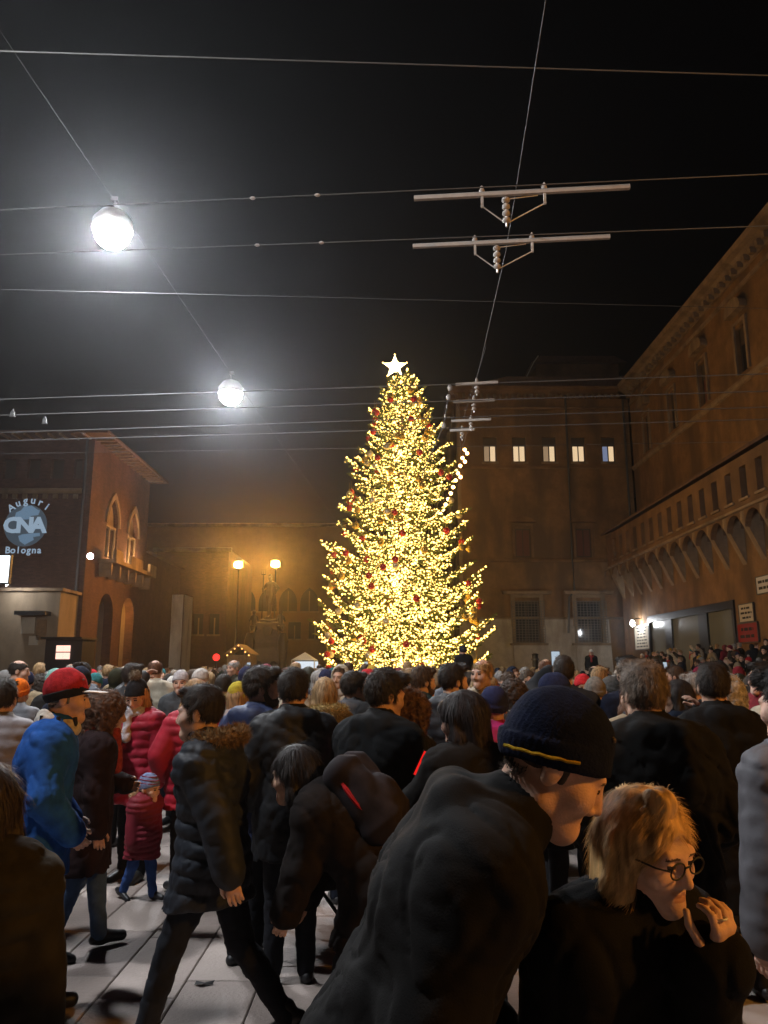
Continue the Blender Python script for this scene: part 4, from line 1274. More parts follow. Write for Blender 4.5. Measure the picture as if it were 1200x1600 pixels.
for k, ch in enumerate('Bologna'):
    text_obj(ch, rad*.44, (pc.x + (-.72 + .245*k)*rad, LY-.014, pc.z - 1.18*rad), (R(90), 0, 0), MATS['projection_text'], pr, 'letter', rad*.012)

# ------------------------------------------------------------------ buildings behind
def plain_building(name, label, X0, X1, Y0, Y1, H, m, wins, wm=None, roofm='roof_tile', side=None):
    e = empty(name); tag(e, label, 'building')
    f = frame_front(0, Y0)
    wall(f, X0, X1, 0, H, wins, .35).build('wall', MATS[m], e)
    MB().box(X0, X1, Y0+.5, Y1, H-.3, H-.01).build('roof_deck', MATS[roofm], e)
    if side == 'right':
        MB().add([(X1, Y0, 0), (X1, Y1, 0), (X1, Y1, H), (X1, Y0, H)], [(0,1,2,3)]).build('wall', MATS[m], e)
    if side == 'left':
        MB().add([(X0, Y0, 0), (X0, Y1, 0), (X0, Y1, H), (X0, Y0, H)], [(0,1,2,3)]).build('wall', MATS[m], e)
    profile_band(f, X0-.3, X1+.3, [(.002,H-.4),(.3,H-.3),(.45,H-.05),(.1,H+.08),(-.3,H+.08)]).build('cornice', MATS['sandstone'], e)
    for o in wins:
        w = MB(f).box(o[0], o[1], .3, .34, o[2], o[3]).build('window', MATS['window_glass'], e)
        c = (o[0]+o[1])/2
        MB(f).box(c-.06, c+.06, .2, .29, o[2], o[3]-.4).build('mullion', MATS['sandstone'], w)
        MB(f).box(o[0]-.15, o[1]+.15, -.12, -.003, o[2]-.18, o[2]-.01).build('sill', MATS['sandstone'], w)
    return e
# low range behind the brick palace, running away from the viewer
lr = empty('low_range'); tag(lr, 'low brick range behind the brick palace with pitched roofline', 'building')
MB().box(-26, LX-.15, 57.6, 68, 0, 10.4).build('wall', MATS['brick'], lr)
MB().prism([(-26, 10.41), (LX+.3, 10.41), (-22, 12.0)], 57.6, 68.2).build('roof', MATS['roof_tile'], lr)
# white sheeted scaffold
hd = empty('scaffold_hoarding'); tag(hd, 'tall pale sheeted scaffold panel left of the dark building', 'hoarding')
HX0, HX1, HY, HH = at(246, 980, 66).x, at(285, 980, 66).x, 66.0, at(265, 929, 66).z
nx_, nz_ = 2, 4
for i in range(nx_):
    for j in range(nz_):
        w_ = (HX1-HX0)/nx_; h_ = (HH-0)/nz_
        MB().box(HX0+i*w_+.03, HX0+(i+1)*w_-.03, HY-.06+rng.uniform(-.02, .02), HY, j*h_+.03, (j+1)*h_-.03).build('panel', MATS['hoarding'], hd)
for i in range(nx_+1):
    MB().box(HX0+i*w_-.03, HX0+i*w_+.03, HY-.03, HY+.06, 0, HH+.1).build('post', MATS['wood'], hd)
MB().box(HX0-.03, HX1+.03, HY+.061, HY+3, 0, HH).build('backing', MATS['hoarding'], hd)
plain_building('dark_house', 'dark narrow house between the hoarding and the lamps', at(285, 1000, 76).x-3, at(352, 1000, 76).x, 76, 90, 13.5, 'brick',
               [(at(310, 960, 76).x-.5, at(310, 960, 76).x+.5, 5.0, 7.0), (at(335, 960, 76).x-.5, at(335, 960, 76).x+.5, 5.0, 7.0)], side='right')
_w = []
for u in (385, 418, 450, 483):
    x = at(u, 938, 92).x; _w.append((x-1.1, x+1.1, at(u, 955, 92).z, at(u, 918, 92).z, 'point'))
for u in (373, 405, 460, 492):
    x = at(u, 985, 92).x; _w.append((x-.75, x+.75, at(u, 998, 92).z, at(u, 972, 92).z, 'rect'))
plain_building('gothic_house', 'tall orange lit brick house with pointed windows behind the fountain', at(350, 1000, 92).x-12, at(600, 1000, 92).x, 92, 108, 19.0, 'far_plaster', _w, side='right')
# ================================================================== STREET LAMPS
def atH(u, v, h):                        # where a sight line reaches height h
    d = ray(u, v); t = (h - CAM_H) / d.z
    return Vector((d.x*t, d.y*t, h))
def hanging_lamp(loc, label):
    e = empty('street_lamp', loc); tag(e, label, 'street lamp', 'lamps hung over the square')
    MB().lathe([(.05, .34), (.10, .31), (.22, .26), (.33, .10), (.34, -.06), (.31, -.06)], n=24).build('housing', MATS['galvanised'], e, True)
    MB().ball((0, 0, -.09), (.30, .30, .29), 20, 12).build('diffuser', MATS['lamp_cool'], e, True)
    MB().tube([(0, 0, .34), (0, 0, .52)], .02, 6).build('hanger', MATS['iron'], e)
    MB().box(-.06, .06, -.03, .03, .50, .58).build('clamp', MATS['iron'], e)
    return e
LZ = 9.0
l1 = atH(175, 368, LZ); l2 = atH(360, 620, LZ)
l0 = l1 + (l1 - l2)*1.0
hanging_lamp((l1.x, l1.y, LZ+.15), 'large bright white lamp hanging at upper left')
hanging_lamp((l2.x, l2.y, LZ+.15), 'smaller white hanging lamp farther off, left of the tree')
hanging_lamp((l0.x, l0.y, LZ+.15), 'white hanging lamp nearest the viewer, above the frame')
def wire(name, pts, label, r=.010, cat='wire', group='overhead wires', sag=0.0, n=1, m='wire_steel'):
    P = [Vector(p) for p in pts]; out = []
    for i in range(len(P)-1):
        k = 10 if sag else 1
        for j in range(k):
            t = j/k; q = P[i].lerp(P[i+1], t); q.z -= sag*4*t*(1-t); out.append(q)
    out.append(P[-1])
    o = MB().tube(out, r, 6).build(name, MATS[m]); tag(o, label, cat, group)
    return o
d_ = (l2-l1).normalized()
wire('lamp_wire', [l0 - d_*9 + Vector((0, 0, .66)), l0 + Vector((0, 0, .66)), l1 + Vector((0, 0, .66)), l2 + Vector((0, 0, .66)), l2 + d_*26 + Vector((0, 0, 1.2))],
     'thin wire carrying the white hanging lamps away from the viewer', .004, m='wire_dark')
def sodium_lamp(u, v, Y, label):
    p = at(u, v, Y)
    e = empty('sodium_lamp', (p.x, Y, 0)); tag(e, label, 'street lamp', 'orange lamps by the fountain')
    MB().tube([(0, 0, 0), (0, 0, p.z-.3)], [.09, .05], 8).build('pole', MATS['dark_metal'], e)
    MB().lathe([(.16, 0), (.13, .2), (.08, .9), (.06, 1.0)], n=12).build('foot', MATS['dark_metal'], e)
    MB().tube([(0, 0, p.z-.3), (0, -.06, p.z-.1)], .04, 6).build('arm', MATS['dark_metal'], e)
    MB().add([(x*r, y, p.z + q*r + (-.03 if y < 0 else .03)) for y, r in ((-.2, .34), (.12, .22)) for x, q in ((-1, -.8), (1, -.8), (1, .8), (-1, .8))],
             [(4, 5, 6, 7), (0, 1, 5, 4), (1, 2, 6, 5), (2, 3, 7, 6), (3, 0, 4, 7)]).build('housing', MATS['dark_metal'], e)
    MB().ball((0, -.16, p.z-.03), (.28, .10, .22), 16, 8).build('lens', MATS['lamp_sodium'], e, True)
    return e
sodium_lamp(431, 881, 55.0, 'brighter orange floodlight on a pole just above the statue')
sodium_lamp(373, 882, 55.0, 'orange floodlight on a pole left of the statue')

# ================================================================== OVERHEAD TROLLEY LINES
def ext(a, b, k0, k1): d = b - a; return a - d*k0, b + d*k1
HT = 6.05
wa = atH(0, 328, HT), atH(1200, 272, HT); wb = atH(0, 398, HT), atH(1200, 353, HT)
TW = []
for (v0, v1, h, r, lab) in ((80, 118, 8.0, .008, 'thick span wire crossing near the top of the picture'),
                            (328, 272, HT, .0055, 'trolley wire through the upper long insulator bar'),
                            (398, 353, HT, .0055, 'trolley wire through the lower long insulator bar'),
                            (452, 482, 8.4, .004, 'faint thin span wire below the long insulator bars'),
                            (624, 584, HT, .0075, 'uppermost of the far bundle of trolley wires'),
                            (649, 611, HT, .008, 'second trolley wire of the far bundle, with small fittings'),
                            (676, 636, HT, .008, 'third trolley wire of the far bundle'),
                            (689, 655, HT, .0075, 'fourth trolley wire of the far bundle, just under the third'),
                            (709, 690, 6.6, .004, 'lowest and faintest wire of the far bundle')):
    a, b = ext(atH(0, v0, h), atH(1200, v1, h), .9, .9)
    wire('overhead_wire', [a, b], lab, r)
    TW.append((a, b))
# support wire running away from the viewer
sp = [atH(862, -60, 6.75), atH(803, 318, 6.2), atH(790, 395, 6.2), atH(745, 592, 6.2), atH(733, 668, 6.2), atH(720, 705, 6.15), at(716, 640, 57.5)]
wire('support_wire', sp, 'wire running straight away that carries the insulator bars', .0045)
def insulator(u0, v0, u1, v1, label, big=True):
    a, b = atH(u0, v0, HT), atH(u1, v1, HT); m_ = (a+b)/2; d = (b-a); L = d.length
    e = empty('section_insulator', m_, math.atan2(d.y, d.x)); tag(e, label, 'insulator', 'insulator bars on the trolley wires')
    t = .018 if big else .018
    MB().box(-L/2, L/2, -t, t, -.02, .02).build('bar', MATS['porcelain'], e)
    n = 2 if big else 1
    for s in ((-.36, .22) if big else (0.0,)):
        x = s*L/2*1.0
        MB().lathe([(.02, .021), (.028, .04), (.02, .06), (.014, .08), (.004, .095)], (x, 0, 0), 10).build('bolt_cap', MATS['porcelain'], e)
        if big:
            MB().box(x-.012, x+.012, -.012, .012, -.13, -.021).build('clevis', MATS['galvanised'], e)
            MB().tube([(x, 0, -.12), (-.07*L, .03, -.29)], .006, 6).build('stay_rod', MATS['galvanised'], e)
    c = -.07*L if big else 0
    for k in range(4 if big else 2):
        z = -.07 - k*.068
        MB().lathe([(.014, .030), (.034, .016), (.038, -.008), (.014, -.030)], (c, 0, z), 12).build('disc_insulator', MATS['porcelain'], e, True)
    MB().tube([(c, 0, -.04), (c, 0, -.34 if big else -.2)], .012, 6).build('pin', MATS['galvanised'], e)
    if big:
        MB().tube([(c, 0, -.06), (c+.25*L*.6, .02, -.024)], .005, 6).build('stay_rod', MATS['galvanised'], e)
    return e
insulator(647, 310, 984, 292, 'upper of the two long white insulator bars')
insulator(645, 385, 953, 370, 'lower of the two long white insulator bars')
insulator(712, 601, 778, 597, 'topmost of the four small far insulator bars', False)
insulator(708, 628, 773, 625, 'second small far insulator bar from the top', False)
insulator(705, 658, 767, 655, 'third small far insulator bar from the top', False)
insulator(703, 673, 741, 671, 'lowest and shortest small far insulator bar', False)
# little fittings on the far wires
for (u, v, lab) in ((20, 646, 'small wire clamp on the far trolley wire at the left edge'), (70, 657, 'boxy wire clamp under the far trolley wire at left')):
    p = atH(u, v, HT)
    e = empty('wire_clamp', p); tag(e, lab, 'clamp', 'clamps on the far wires')
    MB().box(-.03, .03, -.02, .02, -.05, .03).build('body', MATS['iron'], e)
    MB().tube([(0, 0, .03), (0, 0, .08)], .01, 6).build('pin', MATS['iron'], e)
    MB().box(-.05, .05, -.012, .012, -.065, -.051).build('shoe', MATS['iron'], e)
for i, (a, b, us) in enumerate(((wa[0], wa[1], (415, 518)), (wb[0], wb[1], (420, 522)))):
    for u in us:
        t = u/1200; p = a.lerp(b, t)
        o = MB().ball((0, 0, 0), (.03, .016, .016), 8, 5).build('wire_bead', MATS['porcelain'], None, True, p)
        tag(o, 'small bead clamped on the %s long trolley wire, %s of its pair' % (('upper', 'lower')[i], 'left' if u < 480 else 'right'), 'bead')
# insulator chain seen beside the tree tip
p0, p1 = at(703, 606, 20), at(693, 665, 20)
e = empty('insulator_chain', p0); tag(e, 'white insulator chain hanging beside the tree tip', 'insulator')
for k in range(5):
    q = (p1-p0)*(k/4)
    MB().ball(q, (.07, .07, .09) if k in (0, 1, 4) else (.03, .03, .07), 10, 6).build('bead', MATS['porcelain'], e, True)
MB().tube([p0*0, p1-p0, (p1-p0)*1.0 + Vector((-.6, 0, -1.4))], .012, 6).build('cable', MATS['wire_steel'], e)
wire('drop_wire', [p0 + Vector((0, 0, .02)), Vector((p0.x+.35, 20, 8.4)), at(760, 540, 18)], 'thin drop wire above the insulator chain', .006)

# festoon of orange bulbs between the palazzo and the tree
e = empty('festoon', at(724, 703, 56)); tag(e, 'string of orange bulbs beside the tree on the palazzo corner', 'string lights')
A_, B_ = at(726, 700, 56), at(688, 800, 52)
pts = []
for k in range(11):
    t = k/10; q = A_.lerp(B_, t); q.z -= 1.0*4*t*(1-t)*.5; pts.append(q - A_)
MB().tube(pts, .02, 5).build('cable', MATS['dark_metal'], e)
bm_ = MB().ball((0, 0, 0), .13, 8, 5).mesh('bulb', MATS['string_bulb'])
e.location = A_
for k, q in enumerate(pts):
    link('bulb', bm_, e, q + Vector((0, 0, -.14)))
    if k in (0, 1, 3): link('bulb', bm_, e, q + Vector((.18, 0, -.42)))

# ================================================================== CHRISTMAS TREE
TX, TY = .95, 40.0
tr = random.Random(11)
tree = empty('christmas_tree', (TX, TY, 0))
tag(tree, 'tall Christmas fir covered with warm white lights in the square', 'tree')
prof = [(.6, 3.75), (2.0, 3.95), (4.0, 4.0), (6.4, 3.85), (9.5, 3.25), (11.9, 2.6), (14.8, 1.62), (17.0, .75), (17.7, .25)]
def prad(z):
    for (a, ra), (b, rb) in zip(prof, prof[1:]):
        if z <= b: t = max(0, (z-a)/(b-a)); return ra + (rb-ra)*t
    return .2
MB().tube([(0, 0, 0), (0, 0, 6), (.03, 0, 12), (0, 0, 17.6)], [.30, .22, .13, .03], 10).build('trunk', MATS['trunk_bark'], tree)
m = mat('fir_needles', (.13, .155, .02), .6, noise=.4, nscale=9, spec=.3)
_b = m.node_tree.nodes['Principled BSDF']; _b.inputs['Transmission Weight'].default_value = 0
V = []; Fc = []; bulbs = []; MI = []
BR = MB()
def needle_twig(o, d, L, rr, n):
    """sprays of needles round a drooping twig"""
    up = Vector((0, 0, 1)); side = d.cross(up)
    if side.length < .1: side = Vector((1, 0, 0))
    side.normalize(); nn = side.cross(d).normalized()
    for k in range(n):
        t = (k + rr.random())/n
        p = o + d*(L*t) + Vector((0, 0, -.10*L*t*t))
        a = rr.uniform(0, 2*math.pi)
        q = (side*math.cos(a) + nn*math.sin(a)*.7)*rr.uniform(.5, 1) + d*rr.uniform(.5, 1.1)
        q.normalize()
        ln = rr.uniform(.10, .20)*(1.1-.35*t)
        w = q.cross(Vector((rr.uniform(-1, 1), rr.uniform(-1, 1), rr.uniform(-1, 1)))).normalized()*rr.uniform(.014, .028)
        b = len(V); V.extend([p - w, p + w, p + q*ln]); Fc.append((b, b+1, b+2))
z = .9; k = 0
nbr = 300
for k in range(nbr):
    f = (k + .5)/nbr
    z0 = .7 + 16.7*(1 - (1-f)**.62) if False else .7 + 16.6*f**1.12
    ang = k*2.39996 + tr.uniform(-.35, .35)
    rad_ = prad(z0)*tr.choice([.80, .88, .95, 1.0, 1.05, 1.14])
    # gaps seen on the right flank and a few long tips
    dirx = math.cos(ang)
    if dirx > .55 and 7.0 < z0 < 7.9: rad_ *= .72
    if dirx > .5 and 10.1 < z0 < 10.9: rad_ *= .8
    if abs(dirx) > .8: rad_ *= 1.04
    h = Vector((math.cos(ang), math.sin(ang), 0))
    rise = .10 + .5*max(0, (z0-11)/7)
    droop = -.22 if z0 < 9 else -.08
    def bp(t, h=h, z0=z0, rad_=rad_, rise=rise, droop=droop):
        return h*(rad_*t) + Vector((0, 0, z0 + rad_*(droop*math.sin(t*math.pi)*.9 + rise*t*t)))
    npt = 6
    BR.tube([bp(i/npt) for i in range(npt+1)], [.05*(1-.8*i/npt)*(.5+rad_/6) for i in range(npt+1)], 4, False)
    nt = int(7 + rad_*5)
    for j in range(nt):
        t = .16 + .84*(j + tr.random())/nt
        o = bp(t); d0 = (bp(min(1, t+.05)) - bp(t-.05)).normalized()
        s = 1 if j % 2 else -1
        side = Vector((-h.y, h.x, 0))*s
        d = (d0*tr.uniform(.5, .9) + side*tr.uniform(.5, 1.0) + Vector((0, 0, tr.uniform(-.25, .12)))).normalized()
        L = (1.05-.72*t)*(.22 + rad_*.20)*tr.uniform(.75, 1.2)
        needle_twig(o, d, L, tr, int(26 + L*58))
        # lights run along the twigs
        if tr.random() < .26: continue
        nb_ = int(L*tr.choice([3.5, 5.0, 6.5, 8.0]) + tr.random()*1.2); t0_ = tr.random()*.3
        for q in range(nb_):
            tt = t0_ + (1-t0_)*(q+.5)/max(nb_, 1)
            bulbs.append(o + d*(L*tt) + Vector((tr.uniform(-.03, .03), tr.uniform(-.03, .03), -.10*L*tt*tt + tr.uniform(.0, .07))))
    needle_twig(bp(.8), (bp(1)-bp(.8)).normalized(), rad_*.22+.1, tr, 40)
    for q in range(int(2 + rad_*1.3)):
        bulbs.append(bp(tr.uniform(.45, 1.0)) + Vector((tr.uniform(-.05, .05), tr.uniform(-.05, .05), tr.uniform(0, .1))))
    if tr.random() < .35:
        for q in range(5): bulbs.append(bp(.86 + .14*q/4) + Vector((0, 0, .05+.03*q)))
for q in range(620):                     # wound round the stem
    zz = 1.0 + 15.8*tr.random(); a = tr.uniform(0, 2*math.pi); rr_ = .35 + .35*tr.random()
    bulbs.append(Vector((rr_*math.cos(a), rr_*math.sin(a), zz)))
for (cz_, n_, sp_) in ((8.2, 130, .5), (6.2, 130, .75), (4.2, 70, .8), (2.0, 150, 1.9), (10.5, 70, .5), (12.6, 40, .35)):   # knots of light against the stem
    for q in range(n_): bulbs.append(Vector((tr.gauss(-.1, sp_*.6), -.9 - tr.random()*1.6, cz_ + tr.gauss(0, .28))))
me = bpy.data.meshes.new('crown'); me.from_pydata([tuple(v) for v in V], [], Fc); me.materials.append(MATS['fir_needles'])
crown = link('crown', me, tree)
BR.build('limbs', MATS['trunk_bark'], tree)
# 300 bulbs that show largest are parts of their own, the rest one piece
def show_key(p): 
    r = math.hypot(p.x, p.y)
    return p.y - .0*r + abs(p.x)*.55
bulbs.sort(key=show_key)
def octa(r): return [(r,0,0),(-r,0,0),(0,r,0),(0,-r,0),(0,0,r),(0,0,-r)], [(0,2,4),(2,1,4),(1,3,4),(3,0,4),(2,0,5),(1,2,5),(3,1,5),(0,3,5)]
ov, of = octa(.048)
bme = bpy.data.meshes.new('bulb'); bme.from_pydata(ov, [], of); bme.materials.append(MATS['bulb_warm'])
for p in bulbs[:300]: link('bulb', bme, tree, p)
V2 = []; F2 = []
for p in bulbs[300:]:
    r = tr.choice([.030, .036, .042, .050, .062]); v_, f_ = octa(r); b = len(V2)
    V2 += [(p.x+a, p.y+c, p.z+d) for a, c, d in v_]; F2 += [tuple(b+i for i in f) for f in f_]
me = bpy.data.meshes.new('bulbs'); me.from_pydata(V2, [], F2); me.materials.append(MATS['bulb_warm'])
tag(link('bulb_strings', me, tree), kind='stuff')
print('bulbs', len(bulbs), 'needles', len(Fc))
# star on the tip
zs = at(617, 573, TY).z
star = empty('tree_star', (TX-.35, TY, zs)); tag(star, 'bright five-pointed star of bulbs on the tree tip', 'star')
pts = []
for k in range(10):
    r = .68 if k % 2 == 0 else .29; a = R(90 + 36*k); pts.append((r*math.cos(a), r*math.sin(a)))
b = MB(); n = 10
b.add([(p[0], 0, p[1]) for p in pts] + [(0, -.16, 0), (0, .16, 0)], [(i, (i+1) % n, n) for i in range(n)] + [((i+1) % n, i, n+1) for i in range(n)])
b.build('star_body', MATS['star_warm'], star)
MB().tube([(.35*.3, 0, -.3), (.35, 0, zs*0 - (zs-17.5))], .04, 6).build('stem', MATS['iron'], star)
for k in range(10):
    p = pts[k]; link('bulb', bme, star, (p[0]*1.02, -.06, p[1]*1.02))
# baubles hung on the boughs
mat('bauble_red', (.55, .02, .025), .22, metal=.35, spec=.6)
mat('bauble_gold', (.75, .48, .10), .25, metal=.7, spec=.6)
mat('bauble_pale', (.78, .66, .42), .3, metal=.5, spec=.6)
bball = {}
for nm in ('red', 'gold', 'pale'):
    bball[nm] = MB().ball((0, 0, 0), .17, 14, 9).mesh('ball', MATS['bauble_' + nm], True)
capm = MB().lathe([(.05, .15), (.05, .21), (.02, .23)], n=8).mesh('cap', MATS['bauble_gold'])
cordm = MB().tube([(0, 0, .22), (0, 0, .62)], .008, 4).mesh('cord', MATS['bauble_gold'])
word = {'red': 'red', 'gold': 'gold', 'pale': 'pale cream'}
BAUB = {}
for k in range(120):
    z0 = .9 + 15.6*((k+.5)/120)**1.15
    a = -math.pi/2 + tr.uniform(-1.75, 1.75)
    r = prad(z0)*tr.uniform(.86, 1.0) + .06
    c = tr.choice(['red', 'red', 'gold', 'gold', 'pale'])
    e = empty('bauble', (TX + r*math.cos(a), TY + r*math.sin(a), z0 + tr.uniform(-.2, .2)))
    tier = 'lower' if z0 < 5.2 else 'middle' if z0 < 10.5 else 'upper'
    sd = 'left side' if math.cos(a) < -.33 else 'right side' if math.cos(a) > .33 else 'centre'
    tag(e, '%s bauble hanging on the %s %s of the lit fir' % (word[c], tier, sd), 'bauble', '%s baubles, %s %s of the fir' % (word[c], tier, sd))
    link('ball', bball[c], e); link('cap', capm, e); link('cord', cordm, e)
    BAUB.setdefault((word[c], tier, sd), []).append(e)
ORD = ['lowest', 'second lowest', 'third lowest', 'fourth lowest', 'fifth lowest', 'sixth lowest', 'seventh lowest', 'eighth lowest', 'ninth lowest', 'tenth lowest', 'eleventh lowest', 'twelfth lowest', 'thirteenth lowest', 'fourteenth lowest']
for (c, tier, sd), es in BAUB.items():
    es.sort(key=lambda q: q.location.z)
    for i, q in enumerate(es):
        q['label'] = '%s bauble, %s in the %s %s of the fir' % (c, ORD[min(i, 13)], tier, sd) if len(es) > 1 else 'only %s bauble on the %s %s of the lit fir' % (c, tier, sd)

# ================================================================== FOUNTAIN WITH BRONZE FIGURE
FX, FY = at(420, 1000, 50).x, 50.0
fo = empty('fountain_monument', (FX, FY, 0)); tag(fo, 'stone fountain pedestal with dark panels under the bronze statue', 'fountain')
zst = at(420, 967, FY).z                  # where the statue stands
z_a, z_b = at(420, 1000, FY).z, at(420, 985, FY).z
MB().box(-2.6, 2.6, -2.6, 2.6, -.01, .35).build('step', MATS['pedestal_stone'], fo)
MB().box(-2.1, 2.1, -2.1, 2.1, .351, .75).build('step', MATS['pedestal_stone'], fo)
MB().lathe([(1.55, .751), (1.75, 1.0), (1.8, 1.25), (1.6, 1.3)], n=4, a0=R(45)).build('basin', MATS['pedestal_stone'], fo)
MB().lathe([(1.35, 1.301), (1.2, 1.6), (1.15, z_a-.5), (1.45, z_a-.2), (1.5, z_a)], n=4, a0=R(45)).build('plinth', MATS['pedestal_stone'], fo)
MB().lathe([(1.15, z_a+.001), (1.0, z_a+.3), (.92, zst-.7), (1.2, zst-.45), (1.25, zst-.3), (.8, zst-.2)], n=4, a0=R(45)).build('pedestal', MATS['pedestal_stone'], fo)
MB().lathe([(.62, zst-.2), (.68, zst-.1), (.5, zst)], n=16).build('cap', MATS['pedestal_stone'], fo)
for s in (-1, 1):
    MB().lathe([(.22, 1.3), (.3, 1.7), (.24, 2.2), (.34, z_a-.1), (.2, z_a+.4)], (s*1.05, -1.1, 0), 10).build('mermaid', MATS['bronze'], fo, True)
    g_ = Grid((-.5, -.5, -.3), (.5, .5, 1.3), .035)
    g_.cap((0, 0, 0), (0, -.1, .45), .2, .15, .08); g_.cap((0, -.1, .45), (0, -.14, .75), .15, .13, .06); g_.ell((0, -.16, .98), (.12, .13, .15), None, .04)
    for q in (-1, 1):
        g_.cap((q*.16, -.12, .70), (q*.28, -.2, .42), .07, .05, .05); g_.cap((q*.1, -.05, .05), (q*.14, -.38, .05), .11, .08, .05); g_.cap((q*.14, -.38, .05), (q*.14, -.4, -.25), .08, .05, .05)
    V_, Q_ = g_.mesh()
    o = link('putto', np_mesh('putto', V_, Q_, MATS['bronze']), fo, (s*.85, -.75, z_a+.35 + (zst-z_a)*.28))
MB().ball((0, -.70, (z_a+zst)/2), (.34, .08, .5), 14, 8).build('cartouche', MATS['bronze'], fo, True)
for s in (-1, 1): MB().ball((s*.45, -.86, 1.9), (.25, .1, .3), 10, 6).build('shell', MATS['bronze'], fo, True)
st_h = at(420, 899, FY).z - zst
pz = Pose(st_h, lean=-2, head=(25, -6, 0), hands=(((.42, .16, 1.02), (.8, -.6, 0)), ((.28, .10, 1.05), (1, -.5, 0))), legs=[(16, 22), (-3, 2)], girth=1.12)
g_ = Grid((-1.2, -.9, -.1), (1.2, .9, st_h+.3), .03)
torso_prims(g_, pz, 0, True, k=.06)
for i in (0, 1):
    g_.cap(pz.hip[i], pz.knee[i], .10*pz.k, .065*pz.k, .05); g_.cap(pz.knee[i], pz.ank[i], .066*pz.k, .04*pz.k, .03); g_.cap(pz.ank[i], pz.toe[i], .05*pz.k, .035*pz.k, .03)
    g_.ell(pz.wr[i] + pz.hd[i]*.06*pz.k, [.05*pz.k]*3, None, .03)
Va, Qa = g_.mesh()
Vh, Qh, _ = head_sdf(pz, .022, pz.k, True)
ov_, oq_ = join_np([(Va, Qa), (Vh, Qh)])
stat = link('bronze_statue', np_mesh('bronze_statue', ov_, oq_, MATS['bronze'])); stat.location = (FX, FY, zst); stat.rotation_euler = (0, 0, R(150))
tag(stat, 'bronze nude male statue holding a trident on the fountain', 'statue')
Vb, Qb = hair_mesh(pz, 'beard', .02, pz.k); link('beard', np_mesh('beard', Vb, Qb, MATS['bronze']), stat)
Vb, Qb = hair_mesh(pz, 'short', .02, pz.k); link('hair', np_mesh('hair', Vb, Qb, MATS['bronze']), stat)
w = pz.wr[1] + pz.hd[1]*.08*pz.k
MB().tube([(w[0]+.06, w[1], -.2), (w[0], w[1], st_h*1.02)], .035, 6).build('trident_shaft', MATS['bronze'], stat)
for q in (-.16, 0, .16): MB().tube([(w[0]+q, w[1], st_h*1.02), (w[0]+q, w[1], st_h*1.02+.35)], [.03, .012], 5).build('trident_prong', MATS['bronze'], stat)
MB().tube([(w[0]-.17, w[1], st_h*1.02), (w[0]+.17, w[1], st_h*1.02)], .03, 5).build('trident_bar', MATS['bronze'], stat)

# ================================================================== STALLS, SCREENS AND SPOTS
def hut(name, label, u0, u1, v_e, v_r, Y, mt):
    a, b = at(u0, 1000, Y).x, at(u1, 1000, Y).x; ze, zr = at(u0, v_e, Y).z, at(u0, v_r, Y).z
    e = empty(name, ((a+b)/2, Y, 0)); tag(e, label, 'stall'); w = (b-a)/2
    for k in range(6):
        MB().box(-w+.15+k*(2*w-.3)/6+.01, -w+.15+(k+1)*(2*w-.3)/6-.01, 0, .06, .0, ze-.05).build('plank', MATS['wood'], e)
    MB().box(-w+.15, -w+.2, .061, 2.2, 0, ze-.05).build('side', MATS['wood'], e); MB().box(w-.2, w-.15, .061, 2.2, 0, ze-.05).build('side', MATS['wood'], e)
    MB().add([(-w, -.4, ze), (0, -.4, zr), (w, -.4, ze), (-w, 2.4, ze), (0, 2.4, zr), (w, 2.4, ze), (-w, -.4, ze-.1), (0, -.4, zr-.12), (w, -.4, ze-.1)],
             [(0, 1, 4, 3), (1, 2, 5, 4), (0, 1, 7, 6), (1, 2, 8, 7)]).build('roof', MATS[mt], e)
    return e
hs_ = hut('market_hut', 'gabled wooden market hut beside the fountain', 352, 396, 1022, 1006, 44, 'wood')
w2 = MB().ball((0, 0, 0), .045, 6, 4).mesh('fairy_bulb', MATS['hut_bulb'])
for k in range(7): link('fairy_bulb', w2, hs_, (-.55+.2*k, -.5, at(360, 1024 - 5*(3-abs(k-3)), 44).z))
ps = [at(455, 1022, 40), at(492, 1036, 40)]
tent = empty('white_tent', ((ps[0].x+ps[1].x)/2, 40, 0)); tag(tent, 'small white lit tent stall between fountain and tree', 'stall')
tw = (ps[1].x-ps[0].x)/2; tz = ps[0].z
mat('tent_cloth', (.8, .8, .78), .7)
MB().add([(-tw, 0, tz-.3), (tw, 0, tz-.3), (tw, 2, tz-.3), (-tw, 2, tz-.3), (0, 1, tz+.12)], [(0, 1, 4), (1, 2, 4), (2, 3, 4), (3, 0, 4)]).build('canopy', MATS['tent_cloth'], tent)
MB().box(-tw, tw, 1.9, 1.95, .8, tz-.35).build('back_panel', MATS['tent_light'], tent)
for s in (-1, 1): MB().tube([(s*(tw-.03), .03, 0), (s*(tw-.03), .03, tz-.3)], .03, 6).build('pole', MATS['galvanised'], tent)
kp = at(95, 1018, 38)
ki = empty('lit_kiosk', (kp.x, 38, 0)); tag(ki, 'pink-lit kiosk window glowing above the crowd at far left', 'kiosk')
MB().box(-.9, .9, .3, 2, 0, kp.z+.6).build('body', MATS['dark_metal'], ki)
for k, (x0, x1, z0, z1) in enumerate(((-.32, -.02, .0, .30), (.02, .34, .0, .30), (-.32, .0, -.36, -.05), (.04, .34, -.36, -.05))):
    MB().box(x0, x1, .2, .29, kp.z+z0, kp.z+z1).build('lit_panel', MATS['stall_light'], ki)
MB().box(-1.0, 1.0, -.1, 2.1, kp.z+.601, kp.z+.7).build('roof', MATS['dark_metal'], ki)
p0, p1 = at(-60, 910, 30), at(15, 868, 30)
sc_ = empty('lit_screen', ((p0.x+p1.x)/2, 30, 0)); tag(sc_, 'glaring white screen panel on a mast at the left edge', 'screen')
